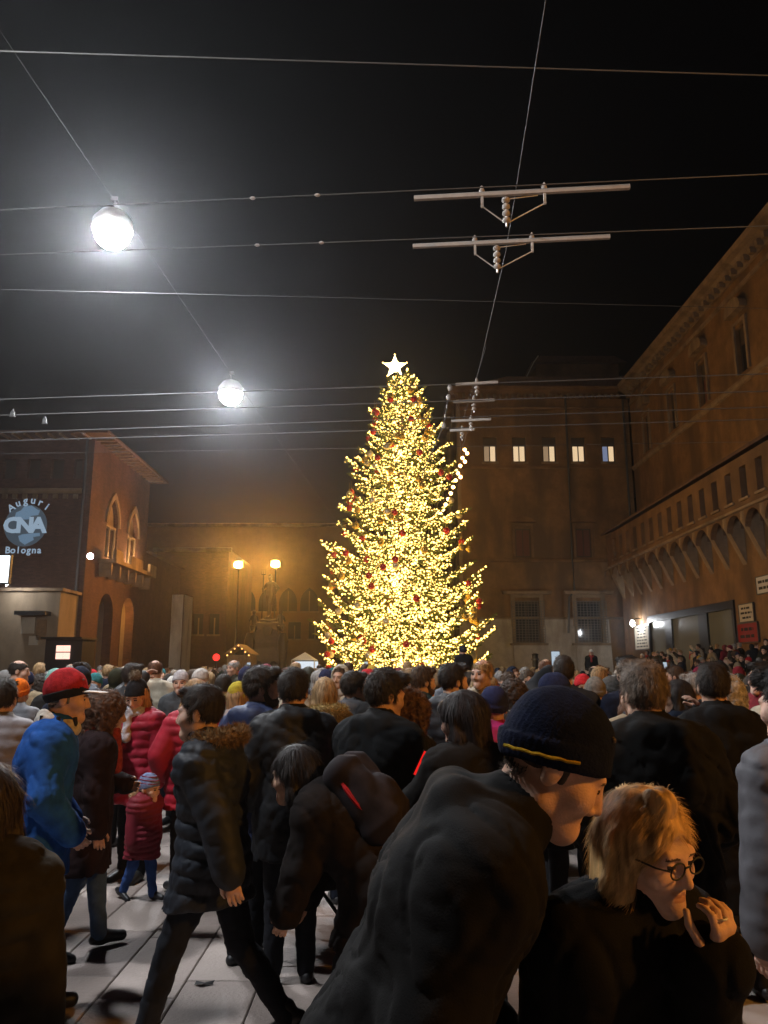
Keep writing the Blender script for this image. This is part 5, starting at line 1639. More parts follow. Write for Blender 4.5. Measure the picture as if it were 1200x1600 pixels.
hw = (p1.x-p0.x)/2
MB().box(-hw, hw, 0, .06, p0.z, p1.z).build('panel', MATS['screen_white'], sc_)
MB().box(-hw-.05, hw+.05, .061, .2, p0.z-.05, p1.z+.05).build('housing', MATS['dark_metal'], sc_)
MB().tube([(-hw+.3, .14, 0), (-hw+.3, .14, p0.z-.05)], .07, 8).build('mast', MATS['dark_metal'], sc_)
def spot(name, label, loc, mt, r=.12, aim=(0, -1, 0), group=None):
    e = empty(name, loc); tag(e, label, 'spotlight', group)
    a = Vector(aim).normalized()
    q = a.to_track_quat('Z', 'Y')
    e.rotation_mode = 'QUATERNION'; e.rotation_quaternion = q
    MB().lathe([(r*.55, -.22), (r*.9, -.16), (r, -.01)], n=12).build('housing', MATS['dark_metal'], e)
    MB().lathe([(r*.92, -.009), (r*.9, .01)], n=12).build('lens', MATS[mt], e)
    MB().box(-.02, .02, -r-.06, -r, -.2, -.1).build('bracket', MATS['dark_metal'], e)
    return e
p = at(141, 869, LY-.9); spot('spotlight', 'pinkish spotlight on the corner of the brick palace', p, 'spot_violet', .20, (.2, -1, -.15))
p = at(12, 912, AY-1.2); spot('spotlight', 'white spotlight on top of the annexe at left', p, 'spot_white', .16, (.55, .5, -.6))
p = atX(988, 974, 17.0)
e = empty('wall_lamp', p); tag(e, 'bright white wall lamp at the corner between the palazzo and its wing', 'wall lamp')
MB().ball((0, 0, 0), (.14, .14, .20), 12, 8).build('globe', MATS['spot_white'], e, True)
MB().tube([(.0, 0, .2), (.2, 0, .32), (.64, 0, .32)], .03, 6).build('arm', MATS['dark_metal'], e)
MB().lathe([(.02, .30), (.16, .2)], n=12).build('cap', MATS['dark_metal'], e)
for k, Y in enumerate((50.05, 53.55, 54.95)):
    spot('uplight', ['uplight on the balcony under the first gothic window', 'uplight on the balcony left of the lit gothic window', 'uplight on the balcony right of the lit gothic window'][k],
         (LX+.55, Y, 8.62), 'spot_warm', .11 if k else .07, (-.42, 0, 1))
e = empty('portico_lantern', (LX-1.6, 54.3, 5.6)); tag(e, 'warm lantern glowing inside the lit portico arch', 'lantern')
MB().ball((0, 0, 0), .18, 12, 8).build('globe', MATS['portico_light'], e, True)
MB().tube([(0, 0, .17), (0, 0, 1.39)], .02, 6).build('rod', MATS['dark_metal'], e)
p = at(338, 1027, 30)
e = empty('red_lantern', (p.x, 30, 0)); tag(e, 'glowing red light on a post above the crowd at left', 'light')
MB().ball((0, 0, p.z), .13, 12, 8).build('globe', MATS['red_light'], e, True); MB().tube([(0, 0, 0), (0, 0, p.z-.12)], .03, 6).build('post', MATS['dark_metal'], e)
p = at(836, 1022, 45)
e = empty('bollard_post', (p.x, 45, 0)); tag(e, 'dark round post standing in front of the palazzo base', 'post')
MB().lathe([(.22, 0), (.2, .2), (.17, .3), (.17, p.z-.1), (.19, p.z), (.1, p.z+.05)], n=14).build('shaft', MATS['dark_metal'], e)
MB().lathe([(.23, p.z-.35), (.23, p.z-.25)], n=14).build('collar', MATS['iron'], e)
# lamp post of the same kind on the near pavement, right of the viewer: its light is on the faces at lower right
e = sodium_lamp(600, 800, 1.0, 'orange lamp on a pole right of the viewer, outside the frame'); 
for c in list(e.children): bpy.data.objects.remove(c)
e.location = (6.2, -.6, 0)
MB().tube([(0, 0, 0), (0, 0, 4.7)], [.09, .05], 8).build('pole', MATS['dark_metal'], e)
MB().lathe([(.16, 0), (.13, .2), (.08, .9), (.06, 1.0)], n=12).build('foot', MATS['dark_metal'], e)
MB().lathe([(.03, .36), (.14, .28), (.26, .17)], (0, 0, 5.0), 16).build('cap', MATS['dark_metal'], e, True)
glow('lamp_sodium_near', SOD, 620.0)
MB().ball((0, 0, 5.0), .25, 14, 8).build('globe', MATS['lamp_sodium_near'], e, True)
# ================================================================== PEOPLE
SKIN = [(.52, .31, .22), (.46, .27, .19), (.58, .36, .27), (.40, .23, .15)]
BLACK = (.012, .012, .014); NAVY = (.014, .019, .042); CHAR = (.03, .03, .033)
BODY_M = [MATS['skin'], MATS['eye_dark'], MATS['brow'], MATS['lips']]
def body_core(p, h=.035, arms=True):
    g = Grid(np.array([*p.sh, *p.el, *p.wr, *p.ank, *p.toe, *p.hip]).min(0) - .14, np.array([*p.sh, *p.el, *p.wr, *p.ank, *p.toe, p.neck]).max(0) + .14, h)
    torso_prims(g, p, -.012, True)
    for i in (0, 1):
        g.cap(p.hip[i], p.knee[i], .066*p.k, .045*p.k, .03); g.cap(p.knee[i], p.ank[i], .045*p.k, .03*p.k, .03); g.cap(p.ank[i], p.toe[i], .026*p.k, .022*p.k, .02)
    g.cap(p.c7 - p.U*.05*p.k, p.neck, .05*p.k, .048*p.k, .03)
    return g.mesh()
def body_mesh(p, hs, hh, handh, jaw=1.0, curl=(.6, .6), palm=(None, None), grip=(None, None), fine=True, show_hands=(1, 1)):
    Vh, Qh, mi = head_sdf(p, hh, hs, fine, jaw=jaw)
    parts = [(Vh, Qh), body_core(p)]
    for i in (0, 1):
        if show_hands[i]: parts.append(hand_sdf(p, i, handh, curl[i], palm_n=palm[i], grip=grip[i]))
    V_, Q_ = join_np(parts)
    mm = np.zeros(len(Q_), int); mm[:len(mi)] = mi
    return np_mesh('person', V_, Q_, BODY_M, mm)
def child(o, name, VQ, m, c):
    if name in ('coat', 'trousers') and max(c) < .06: c = tuple(q*.5 for q in c)
    k = link(name, np_mesh(name, VQ[0], VQ[1], MATS[m]), o); k.color = (*c, 1)
    return k
class Rg:                                 # box prim helper in body space
    pass
def tubes(o, name, paths, r, m, c=(.02, .02, .02), n=6):
    b = MB()
    for q in paths: b.tube(q, r, n)
    k = b.build(name, MATS[m], o); k.color = (*c, 1)
    return k

def person(label, x, y, face, pose, z=0.0, skin=0, hs=1.04, res=1.0, jaw=1.0, cat='person', coat=None, legs=(.02, .022, .03), leg_m='denim', shoes=BLACK,
           hair=None, beard=None, hat=None, scarf=None, fur=None, curl=(.6, .6), palm=(None, None), grip=(None, None), group=None, wide=1.0, show_hands=(1, 1), hh=.0055):
    p = Pose(**pose); p.hs = hs
    me = body_mesh(p, hs, hh*res, .0045*res, jaw, curl, palm, grip, show_hands=show_hands)
    o = link('person', me); o.location = (x, y, z); o.rotation_euler = (0, 0, R(face)); o.color = (*SKIN[skin], 1)
    tag(o, label, cat, group)
    cs = dict(h=.012*res, inf=.03, hem=.74, style='plain', hood=False, seed=(x*7 + y*3) % 6, color=BLACK, mat='cloth')
    cs.update(coat or {}); cc = cs.pop('color'); cm = cs.pop('mat')
    child(o, 'coat', coat_mesh(p, **cs), cm, cc)
    child(o, 'trousers', leg_mesh(p, .014*res, seed=x, wide=wide), leg_m, legs)
    for i in (0, 1): child(o, 'shoe', shoe_mesh(p, i, .010*res), 'leather', shoes)
    if hair: 
        kind, hc = hair[0], hair[1]
        hv = hair_mesh(p, kind, .0055*res, seed=x, vol=(hair[2] if len(hair) > 2 else 1.0))
        if hat and hair[0] == 'short': hv = hair_mesh(p, 'short', .0055*res, seed=x, vol=.3)
        fl = {'short': 'short', 'balding': 'short', 'bun': 'short', 'curly': 'curl'}.get(kind, 'down')
        nst = int(5200/res**2)
        hv = strands(hv, p, nst, {'short': .030, 'curl': .030, 'down': .075}[fl], .0011*res, fl, .004 if fl == 'down' else .009, x, zmax=(-.03 if hat else None))
        child(o, 'hair', hv, 'curls' if kind == 'curly' else 'hair', hc)
    if beard: child(o, 'beard', strands(hair_mesh(p, 'beard', .0055*res, seed=x), p, int(2000/res**2), .014, .0009*res, 'down', .003, x), 'curls', beard)
    if hat:
        kind, hc = hat[0], hat[1]; kw = hat[2] if len(hat) > 2 else {}
        hb = child(o, 'cap' if kind == 'cap' else 'beanie', beanie_mesh(p, .0055*res, kind, seed=x, **kw), 'knit', hc)
        if kind == 'pom': child(hb, 'pompom', strands(ell_mesh(p.hp(0, -.02, .175), [.036*hs]*3, None, .006*res, .004, 110), p, 900, .022, .0012, 'out'), 'fur', hat[3])
    if scarf: child(o, 'scarf', scarf_mesh(p, .009*res, seed=x, tail='checked' not in label), 'knit', scarf)
    if fur: child(o, 'fur_trim', strands(fur_ring(p, .009*res, seed=x), p, int(5000/res**2), .030, .0012*res, 'out', 0, x), 'fur', fur)
    return o, p
def X_(u, d): return (u-600)/1200*d

PEOPLE_AT = []                            # (x, y, radius) of figures already placed
def mark(o, r=.33): PEOPLE_AT.append((o.location.x, o.location.y, r)); return o

# --- the two nearest figures
o, p = person('man in navy beanie and dark hooded jacket bending past, nearest the centre', -.02, 1.72, -92,
    dict(H=1.73, lean=27, head=(-4, -31, 0), hands=('swingf', 'side'), stride=14, girth=1.13, shoulders=1.08, headfwd=.05),
    skin=0, hs=1.07, jaw=1.05, hh=.0036, coat=dict(h=.0085, inf=.042, hem=.66, hood=True, color=(.0115, .0105, .010), fold=.0065, seed=2.2), legs=(.018, .018, .02),
    hair=('short', (.05, .035, .025)), hat=('beanie', (.0045, .0065, .018), dict(low=.004, tall=1.04)))
mark(o, .42)
# yellow stripe on the beanie fold, the side towards the viewer
st_ = []
for q in range(13):
    a = R(8 + 72*q/12 - 60)
    st_.append(p.hp(.0958*math.cos(a), -.017 + .1180*math.sin(a), .012 + .34*(.120*math.sin(a)) + .004 + .0012*math.sin(q*2.3)))
k_ = tubes([c for c in o.children if c.name.startswith('beanie')][0], 'stripe', [st_], .0038, 'knit', (.28, .18, .012))
# zip and a reflective tab on the jacket
cf = [tuple(p.P + p.U*(t*p.k) + p.Fw*((.155 - .02*abs(t-.25))*p.k)) for t in np.linspace(-.1, .46, 9)]
tubes(o, 'zip', [cf], .004, 'iron')
o, p = person('blonde woman with glasses and black coat, hand raised to her mouth, lower right', .495, 1.83, -152,
    dict(H=1.46, lean=7, head=(4, -12, 4), hands=(((.035, .240, 1.44), (-.55, .5, -1)), 'side'), girth=1.1, headfwd=.04),
    skin=2, hs=.92, hh=.0030, jaw=.95, coat=dict(h=.0085, inf=.045, hem=.50, hood=False, color=(.010, .010, .011), seed=4.1, fold=.006), legs=(.012, .012, .014),
    curl=(1.0, .6), palm=((.1, -1, .1), None), grip=((1, -.1, .1), None))
mark(o, .36)
hb = child(o, 'hair', strands(hair_mesh(p, 'bob', .0034, seed=1.3, vol=1.0), p, 16000, .045, .00042, 'part', .0007, 1), 'hair', (.50, .31, .13))
# fringe swept aside
g = Grid(p.hc - .17, p.hc + .19, .0034)
for t in np.linspace(-1, 1, 9):
    sg_ = 1 if t >= 0 else -1
    g.cap(p.hp(.012 + .012*t, .050 - .03*abs(t), .122), p.hp(sg_*(.060 + .018*abs(t)), .062 - .052*abs(t), .052 - .05*abs(t)), .013, .010, .022)
g.displace(lambda x, y, z: .0030*np.sin(x*230 + 40*z + 2*np.sin(z*40)))
child(hb, 'fringe', strands(g.mesh(), p, 1500, .035, .0004, 'part', .0006, 2), 'hair', (.45, .28, .12))
b = []
for sx in (-1, 1):
    b.append([tuple(p.hp(sx*.032 + .0235*math.cos(a), .1035, -.001 + .0175*math.sin(a))) for a in np.linspace(0, 2*math.pi, 21)])
    b.append([tuple(p.hp(sx*.055, .1030, .003)), tuple(p.hp(sx*.074, .080, .005)), tuple(p.hp(sx*.083, .0, .004))])
b.append([tuple(p.hp(-.009, .105, .003)), tuple(p.hp(.009, .105, .003))])
tubes(o, 'glasses', b, .0019, 'rubber')
# ring on the raised hand
w = p.wr[0] + p.hd[0]*.105*p.k; n_ = np.array([.1, -1, .1]); n_ = n_ - p.hd[0]*(n_@p.hd[0]); n_ /= np.linalg.norm(n_)
la = np.cross(p.hd[0], n_); la = la if la @ np.array([1, -.1, .1]) > 0 else -la
rc = w + la*.010*p.k + n_*.006; d1 = la; d2 = np.cross(la, p.hd[0]*.85 + n_*.5); d2 /= np.linalg.norm(d2)
tubes(o, 'ring', [[tuple(rc + .0108*(d1*math.cos(a) + d2*math.sin(a))) for a in np.linspace(0, 2*math.pi, 15)]], .0022, 'galvanised')

# --- left edge
o, p = person('person in olive quilted parka cut off by the left edge, seen from behind', -1.16, 2.32, 14,
    dict(H=1.40, lean=3, hands=('side', 'side'), stride=5, girth=1.15), coat=dict(h=.010, inf=.05, hem=.62, style='puffer', color=(.034, .030, .019), mat='cloth', hood=True),
    legs=(.015, .016, .02), hair=('bob', (.03, .022, .018)))
mark(o)
# --- walking man
o, p = person('man striding left in a dark blue-grey puffer jacket with fur-trimmed hood', X_(338, 3.85)+.02, 3.95, 80,
    dict(H=1.63, lean=5, head=(4, -3, 0), hands=('swingb', 'pocket'), stride=23, girth=1.12), res=1.0, skin=2, hh=.0045,
    coat=dict(h=.0095, inf=.042, hem=.70, style='puffer', hood=True, color=(.030, .037, .052), mat='nylon', seed=1.1), legs=(.018, .022, .032), shoes=(.012, .012, .012),
    hair=('short', (.022, .016, .013)), fur=(.17, .105, .045))
mark(o)
# --- man in blue with a red cap
o, p = person('man in royal blue jacket, red and black cap and checked scarf at left', X_(72, 4.1), 4.25, -68,
    dict(H=1.66, lean=4, head=(-8, -4, 0), hands=('pocket', 'pocket'), stride=8, girth=1.15), skin=0, hh=.0048,
    coat=dict(h=.0105, inf=.04, hem=.72, color=(.014, .07, .27), mat='cloth', fold=.006), legs=(.013, .015, .02),
    hair=('short', (.10, .09, .08)), hat=('cap', (.33, .02, .025), dict(tall=1.1)), scarf=(.42, .38, .33))
mark(o)
cp = [c for c in o.children if c.name.startswith('cap')][0]
child(cp, 'band', ell_mesh(p.hp(0, -.017, .030), [.097, .119, .10], p.M, .006, cut=[(p.hp(0, -.11, -.036), p.M[1]*-.316 + p.M[2]*.949), (p.hp(0, -.11, .012), -(p.M[1]*-.316 + p.M[2]*.949))]), 'knit', (.012, .012, .014))
gv = Grid(p.hc - .2, p.hc + .24, .006); gv.ell(p.hp(0, .115, .040), [.078, .085, .007], p.M, 0); child(cp, 'visor', gv.mesh(), 'cloth', (.55, .52, .50))
for t in range(7):                        # dark bars of the check
    a = R(-150 + 50*t); c = p.c7 + p.U*.05*p.k + p.Fw*.02*p.k
    q = c + p.Xs*.118*p.k*math.cos(a) + p.Fw*.113*p.k*math.sin(a)
    tubes(o, 'scarf_check', [[tuple(q + np.array([0, 0, .035])), tuple(q + (q-c)*.06), tuple(q + np.array([0, 0, -.05]))]], .011, 'knit', (.03, .03, .03))
# vest panel, dark, over the blue sleeves
# --- curly woman with red scarf
o, p = person('curly brown-haired woman in dark coat and red patterned scarf, blue jeans', X_(146, 5.0), 5.2, -62,
    dict(H=1.52, lean=3, head=(0, -6, 0), hands=('front', 'side'), stride=13), skin=1, coat=dict(inf=.042, hem=.56, color=(.030, .016, .018), fold=.008),
    legs=(.035, .065, .13), hair=('curly', (.085, .042, .022), 1.0), scarf=(.24, .035, .03))
mark(o)
o, p = person('woman in red padded jacket with black pompom hat, looking down at her phone', X_(228, 6.9), 6.95, 165,
    dict(H=1.60, lean=2, head=(8, -22, 0), hands=('side', 'phone')), skin=2, coat=dict(inf=.045, hem=.66, style='puffer', color=(.30, .012, .03), mat='nylon'),
    legs=(.012, .013, .018), hair=('long', (.38, .20, .07)), hat=('pom', (.014, .014, .016), {}, (.22, .17, .12)), scarf=(.42, .42, .45), shoes=(.012, .012, .012))
mark(o)
ph = link('phone', MB().box(-.037, .037, -.004, .004, -.075, .075).mesh('phone', [MATS['rubber']]))
ph.parent = None
w = p.wr[1] + p.hd[1]*.11; wm = Matrix.Translation(o.location) @ Matrix.Rotation(R(160), 4, 'Z')
ph.location = wm @ Vector(w) + Vector((0, 0, .02)); ph.rotation_euler = (R(-50), 0, R(160)); tag(ph, 'phone held by the woman in the red padded jacket', 'phone')
o2 = MB().box(-.033, .033, .0041, .0052, -.07, .07).build('screen', MATS['phone_screen'], ph)
o, p = person('small child in striped blue hat and dark red snow jacket with fur collar', X_(246, 6.35), 6.35, -120,
    dict(H=.86, lean=2, head=(10, -5, 0), hands=('side', 'side'), stride=16, girth=1.28, shoulders=.95), hs=.80, cat='child', skin=2, coat=dict(h=.010, inf=.032, hem=.62, style='puffer', color=(.17, .014, .025), mat='nylon'),
    legs=(.03, .07, .22), hat=('beanie', (.16, .20, .34), {}), fur=(.55, .42, .26))
mark(o, .2)
be = [c for c in o.children if c.name.startswith('beanie')][0]
for t in (0, 1, 2):
    zz = .055 + .030*t; rr_ = math.sqrt(max(0, 1-((zz-.046)/.10)**2))
    tubes(be, 'stripe', [[tuple(p.hp(.0895*rr_*math.cos(a), -.018 + .1115*rr_*math.sin(a), zz)) for a in np.linspace(0, 2*math.pi, 25)]], .0045, 'knit', (.20, .03, .05))
o, p = person('person in bright red jacket half hidden behind the striding man', X_(300, 6.3), 6.6, 30,
    dict(H=1.60, hands=('pocket', 'pocket')), coat=dict(inf=.045, hem=.70, style='puffer', color=(.33, .014, .03), mat='nylon'), legs=(.02, .02, .02), hair=('long', (.30, .17, .07)))
mark(o)
# --- middle group
o, p = person('bearded dark-haired man in navy hooded jacket seen from behind, face turned right', X_(398, 4.9), 5.0, -38,
    dict(H=1.70, lean=2, head=(-42, 0, 0), hands=('pocket', 'pocket'), girth=1.1), coat=dict(inf=.04, hem=.68, hood=True, color=(.018, .028, .075), mat='nylon'),
    hair=('short', (.02, .015, .012), 1.6), beard=(.018, .013, .011), skin=1)
mark(o)
o, p = person('man in black hooded jacket with pale arm badge, back to the viewer', X_(462, 4.7), 4.8, 18,
    dict(H=1.69, lean=4, head=(-20, -6, 0), hands=('pocket', 'pocket'), girth=1.15), coat=dict(inf=.045, hem=.68, hood=True, color=(.012, .014, .018), mat='nylon'),
    hair=('short', (.02, .016, .014), 1.4))
mark(o)
bg = p.sh[0] + (p.el[0]-p.sh[0])*.45
child(o, 'badge', ell_mesh(bg + np.array([-.098, -.03, 0]), [.012, .03, .03], None, .006), 'cloth', (.6, .5, .48))
bg = p.sh[1] + (p.el[1]-p.sh[1])*.5
child(o, 'badge', ell_mesh(bg + np.array([.088, -.045, .0]), [.014, .026, .05], None, .006), 'cloth', (.55, .42, .33))
o, p = person('person in dark brown coat bent over a pushchair, red-edged rucksack on back', -.03, 3.8, 76,
    dict(H=1.48, lean=42, head=(0, -8, 0), hands=('push', 'push'), stride=20, girth=1.12), coat=dict(inf=.045, hem=.62, hood=True, color=(.022, .017, .016), fold=.008),
    hair=('bob', (.016, .012, .011)), legs=(.013, .014, .018), shoes=(.60, .58, .56))
mark(o, .4)
g = Grid(p.chest - .33, p.chest + .33, .010)
c = p.chest - p.Fw*.20 + p.U*.02
for sx in (-1, 1):
    for sy in (-1, 1): g.cap(c + p.Xs*sx*.085 + p.Fw*sy*.04 - p.U*.15, c + p.Xs*sx*.08 + p.Fw*sy*.03 + p.U*.14, .075, .068, .05)
g.ell(c - p.Fw*.09 - p.U*.06, [.10, .05, .10], np.array([p.Xs, p.Fw, p.U]), .03)
g.displace(lambda x, y, z: .006*wav(x, y, z, 22))
rk = link('rucksack', np_mesh('rucksack', *g.mesh(), MATS['cloth'])); rk.color = (.02, .016, .018, 1); rk.location = o.location; rk.rotation_euler = o.rotation_euler
tag(rk, 'dark rucksack with red piping on the back of the bent person', 'rucksack')
ring = []
for q in range(21):
    a = R(-30 + 240*q/20); ring.append(tuple(c + p.Xs*.157*math.cos(a) + p.U*.212*math.sin(a) + p.Fw*.012))
tubes(rk, 'piping', [ring], .011, 'cloth', (.30, .015, .02))
# pushchair
pcx, pcy = X_(505, 5.5), 5.45
pu = empty('pushchair', (pcx, pcy, 0), R(80)); tag(pu, 'black pushchair with pale blanket pushed by the bent person', 'pushchair')
for sx in (-.24, .24):
    for yy in (-.28, .34):
        wmx = MB(); 
        wmx.tube([(sx, yy + .085*math.cos(a), .103 + .085*math.sin(a)) for a in np.linspace(0, 2*math.pi, 21)], .018, 6)
        w_ = wmx.build('wheel', MATS['rubber'], pu)
        hub = MB()
        for q in range(5):
            a = 2*math.pi*q/5; hub.tube([(sx, yy, .103), (sx, yy + .08*math.cos(a), .103 + .08*math.sin(a))], .006, 4)
        hub.build('spokes', MATS['dark_metal'], w_)
fb = MB()
for sx in (-.22, .22):
    fb.tube([(sx, .34, .13), (sx, .05, .42), (sx, -.34, .86), (sx, -.46, .97)], .013, 6); fb.tube([(sx, -.28, .13), (sx, .0, .46)], .012, 6)
fb.tube([(-.22, -.46, .97), (.22, -.46, .97)], .016, 8); fb.tube([(-.24, .34, .125), (.24, .34, .125)], .01, 6); fb.tube([(-.24, -.28, .125), (.24, -.28, .125)], .01, 6)
fb.build('frame', MATS['dark_metal'], pu)
g = Grid((-.3, -.4, .2), (.3, .45, .95), .014); g.ell((0, 0, .46), (.20, .32, .15), None, 0); g.ell((0, .02, .62), (.16, .26, .16), None, .02, 's')
s_ = link('seat', np_mesh('seat', *g.mesh(), MATS['cloth']), pu); s_.color = (.015, .015, .017, 1)
g = Grid((-.32, -.45, .4), (.32, .2, 1.0), .014); g.ell((0, -.08, .62), (.21, .24, .25), None, 0); g.ell((0, .02, .58), (.18, .26, .22), None, .01, 's')
s_ = link('hood', np_mesh('hood', *g.mesh(), MATS['cloth']), pu); s_.color = (.014, .014, .016, 1)
s_ = link('blanket', np_mesh('blanket', *ell_mesh((0, .14, .52), (.17, .22, .08), None, .012, .012, 30), MATS['cloth']), pu); s_.color = (.42, .46, .60, 1)
# couple
o, p = person('dark-haired man in black jacket embracing the curly-haired woman', X_(588, 4.3), 4.4, -30,
    dict(H=1.68, lean=3, head=(-32, -8, 0), hands=('front', 'front'), girth=1.1), coat=dict(inf=.045, hem=.68, hood=True, color=(.013, .015, .017)), hair=('short', (.022, .016, .012), 1.7), skin=1)
mark(o)
o, p = person('woman with long curly brown hair embraced by the dark-haired man', X_(640, 4.5), 4.6, 62,
    dict(H=1.56, lean=1, head=(8, 4, 0), hands=('front', 'side')), coat=dict(inf=.04, hem=.55, color=(.02, .018, .012)), hair=('curly', (.075, .035, .016), 1.05), skin=1)
mark(o)
o, p = person('woman with long dark hair in front of the beanie man, lit phone at her chest', X_(737, 3.75), 3.9, 20,
    dict(H=1.58, lean=3, head=(35, -8, 0), hands=('phone', 'side')), coat=dict(inf=.04, hem=.60, color=(.018, .016, .015)), hair=('long', (.018, .012, .011), 1.14), skin=2)
mark(o)
w = p.wr[0] + p.hd[0]*.1; wm = Matrix.Translation(o.location) @ Matrix.Rotation(R(20), 4, 'Z')
ph = MB().box(-.036, .036, -.005, .005, -.07, .07).build('phone', MATS['rubber']); ph.location = wm @ Vector(w) + Vector((-.11, .0, .03)); ph.rotation_euler = (R(8), R(25), R(20)); tag(ph, 'phone with red glowing back held by the long-haired woman', 'phone')
glow('red_case', (1.0, .02, .015), .8)
MB().box(-.033, .033, -.0075, -.0055, -.066, .066).build('case', MATS['red_case'], ph)
# big man from behind at right
o, p = person('grey-brown haired man in black hooded jacket from behind, right of centre', X_(1012, 3.35), 3.4, 6,
    dict(H=1.72, lean=2, head=(6, 0, 0), hands=('pocket', 'pocket'), girth=1.2, shoulders=1.05), coat=dict(h=.010, inf=.05, hem=.66, hood=True, color=(.013, .013, .013), fold=.008), hair=('short', (.13, .095, .07), 1.7), skin=0)
mark(o, .4)
o, p = person('tall dark-haired man in navy jacket behind the grey-haired man', X_(985, 6.4), 6.5, 12,
    dict(H=1.79, hands=('pocket', 'pocket')), coat=dict(inf=.04, hem=.70, color=NAVY), hair=('short', (.022, .017, .014), 1.5)); mark(o)
o, p = person('man in long black coat lifting a cup to his face at right', X_(1122, 4.5), 4.6, 10,
    dict(H=1.72, lean=2, head=(-25, 0, 0), hands=('pocket', 'face'), girth=1.12), coat=dict(inf=.045, hem=.45, hood=True, color=(.011, .011, .012)), hair=('short', (.025, .018, .014), 1.4), skin=0); mark(o)
o, p = person('person in light grey puffer jacket and pale jeans at the right edge', X_(1268, 2.75), 2.85, 12,
    dict(H=1.70, lean=3, head=(20, -6, 0), hands=('side', 'pocket'), girth=1.05), coat=dict(h=.010, inf=.045, hem=.72, style='puffer', hood=True, color=(.10, .096, .105), mat='nylon'), legs=(.20, .25, .34), hair=('short', (.02, .016, .014), 2.0), skin=2, grip=((0, 0, 1), None)); mark(o)
w = np.array(p.wr[0]) - p.hd[0]*.02
child(o, 'cuff', ell_mesh(w, [.05, .05, .055], None, .008), 'knit', (.40, .015, .03))
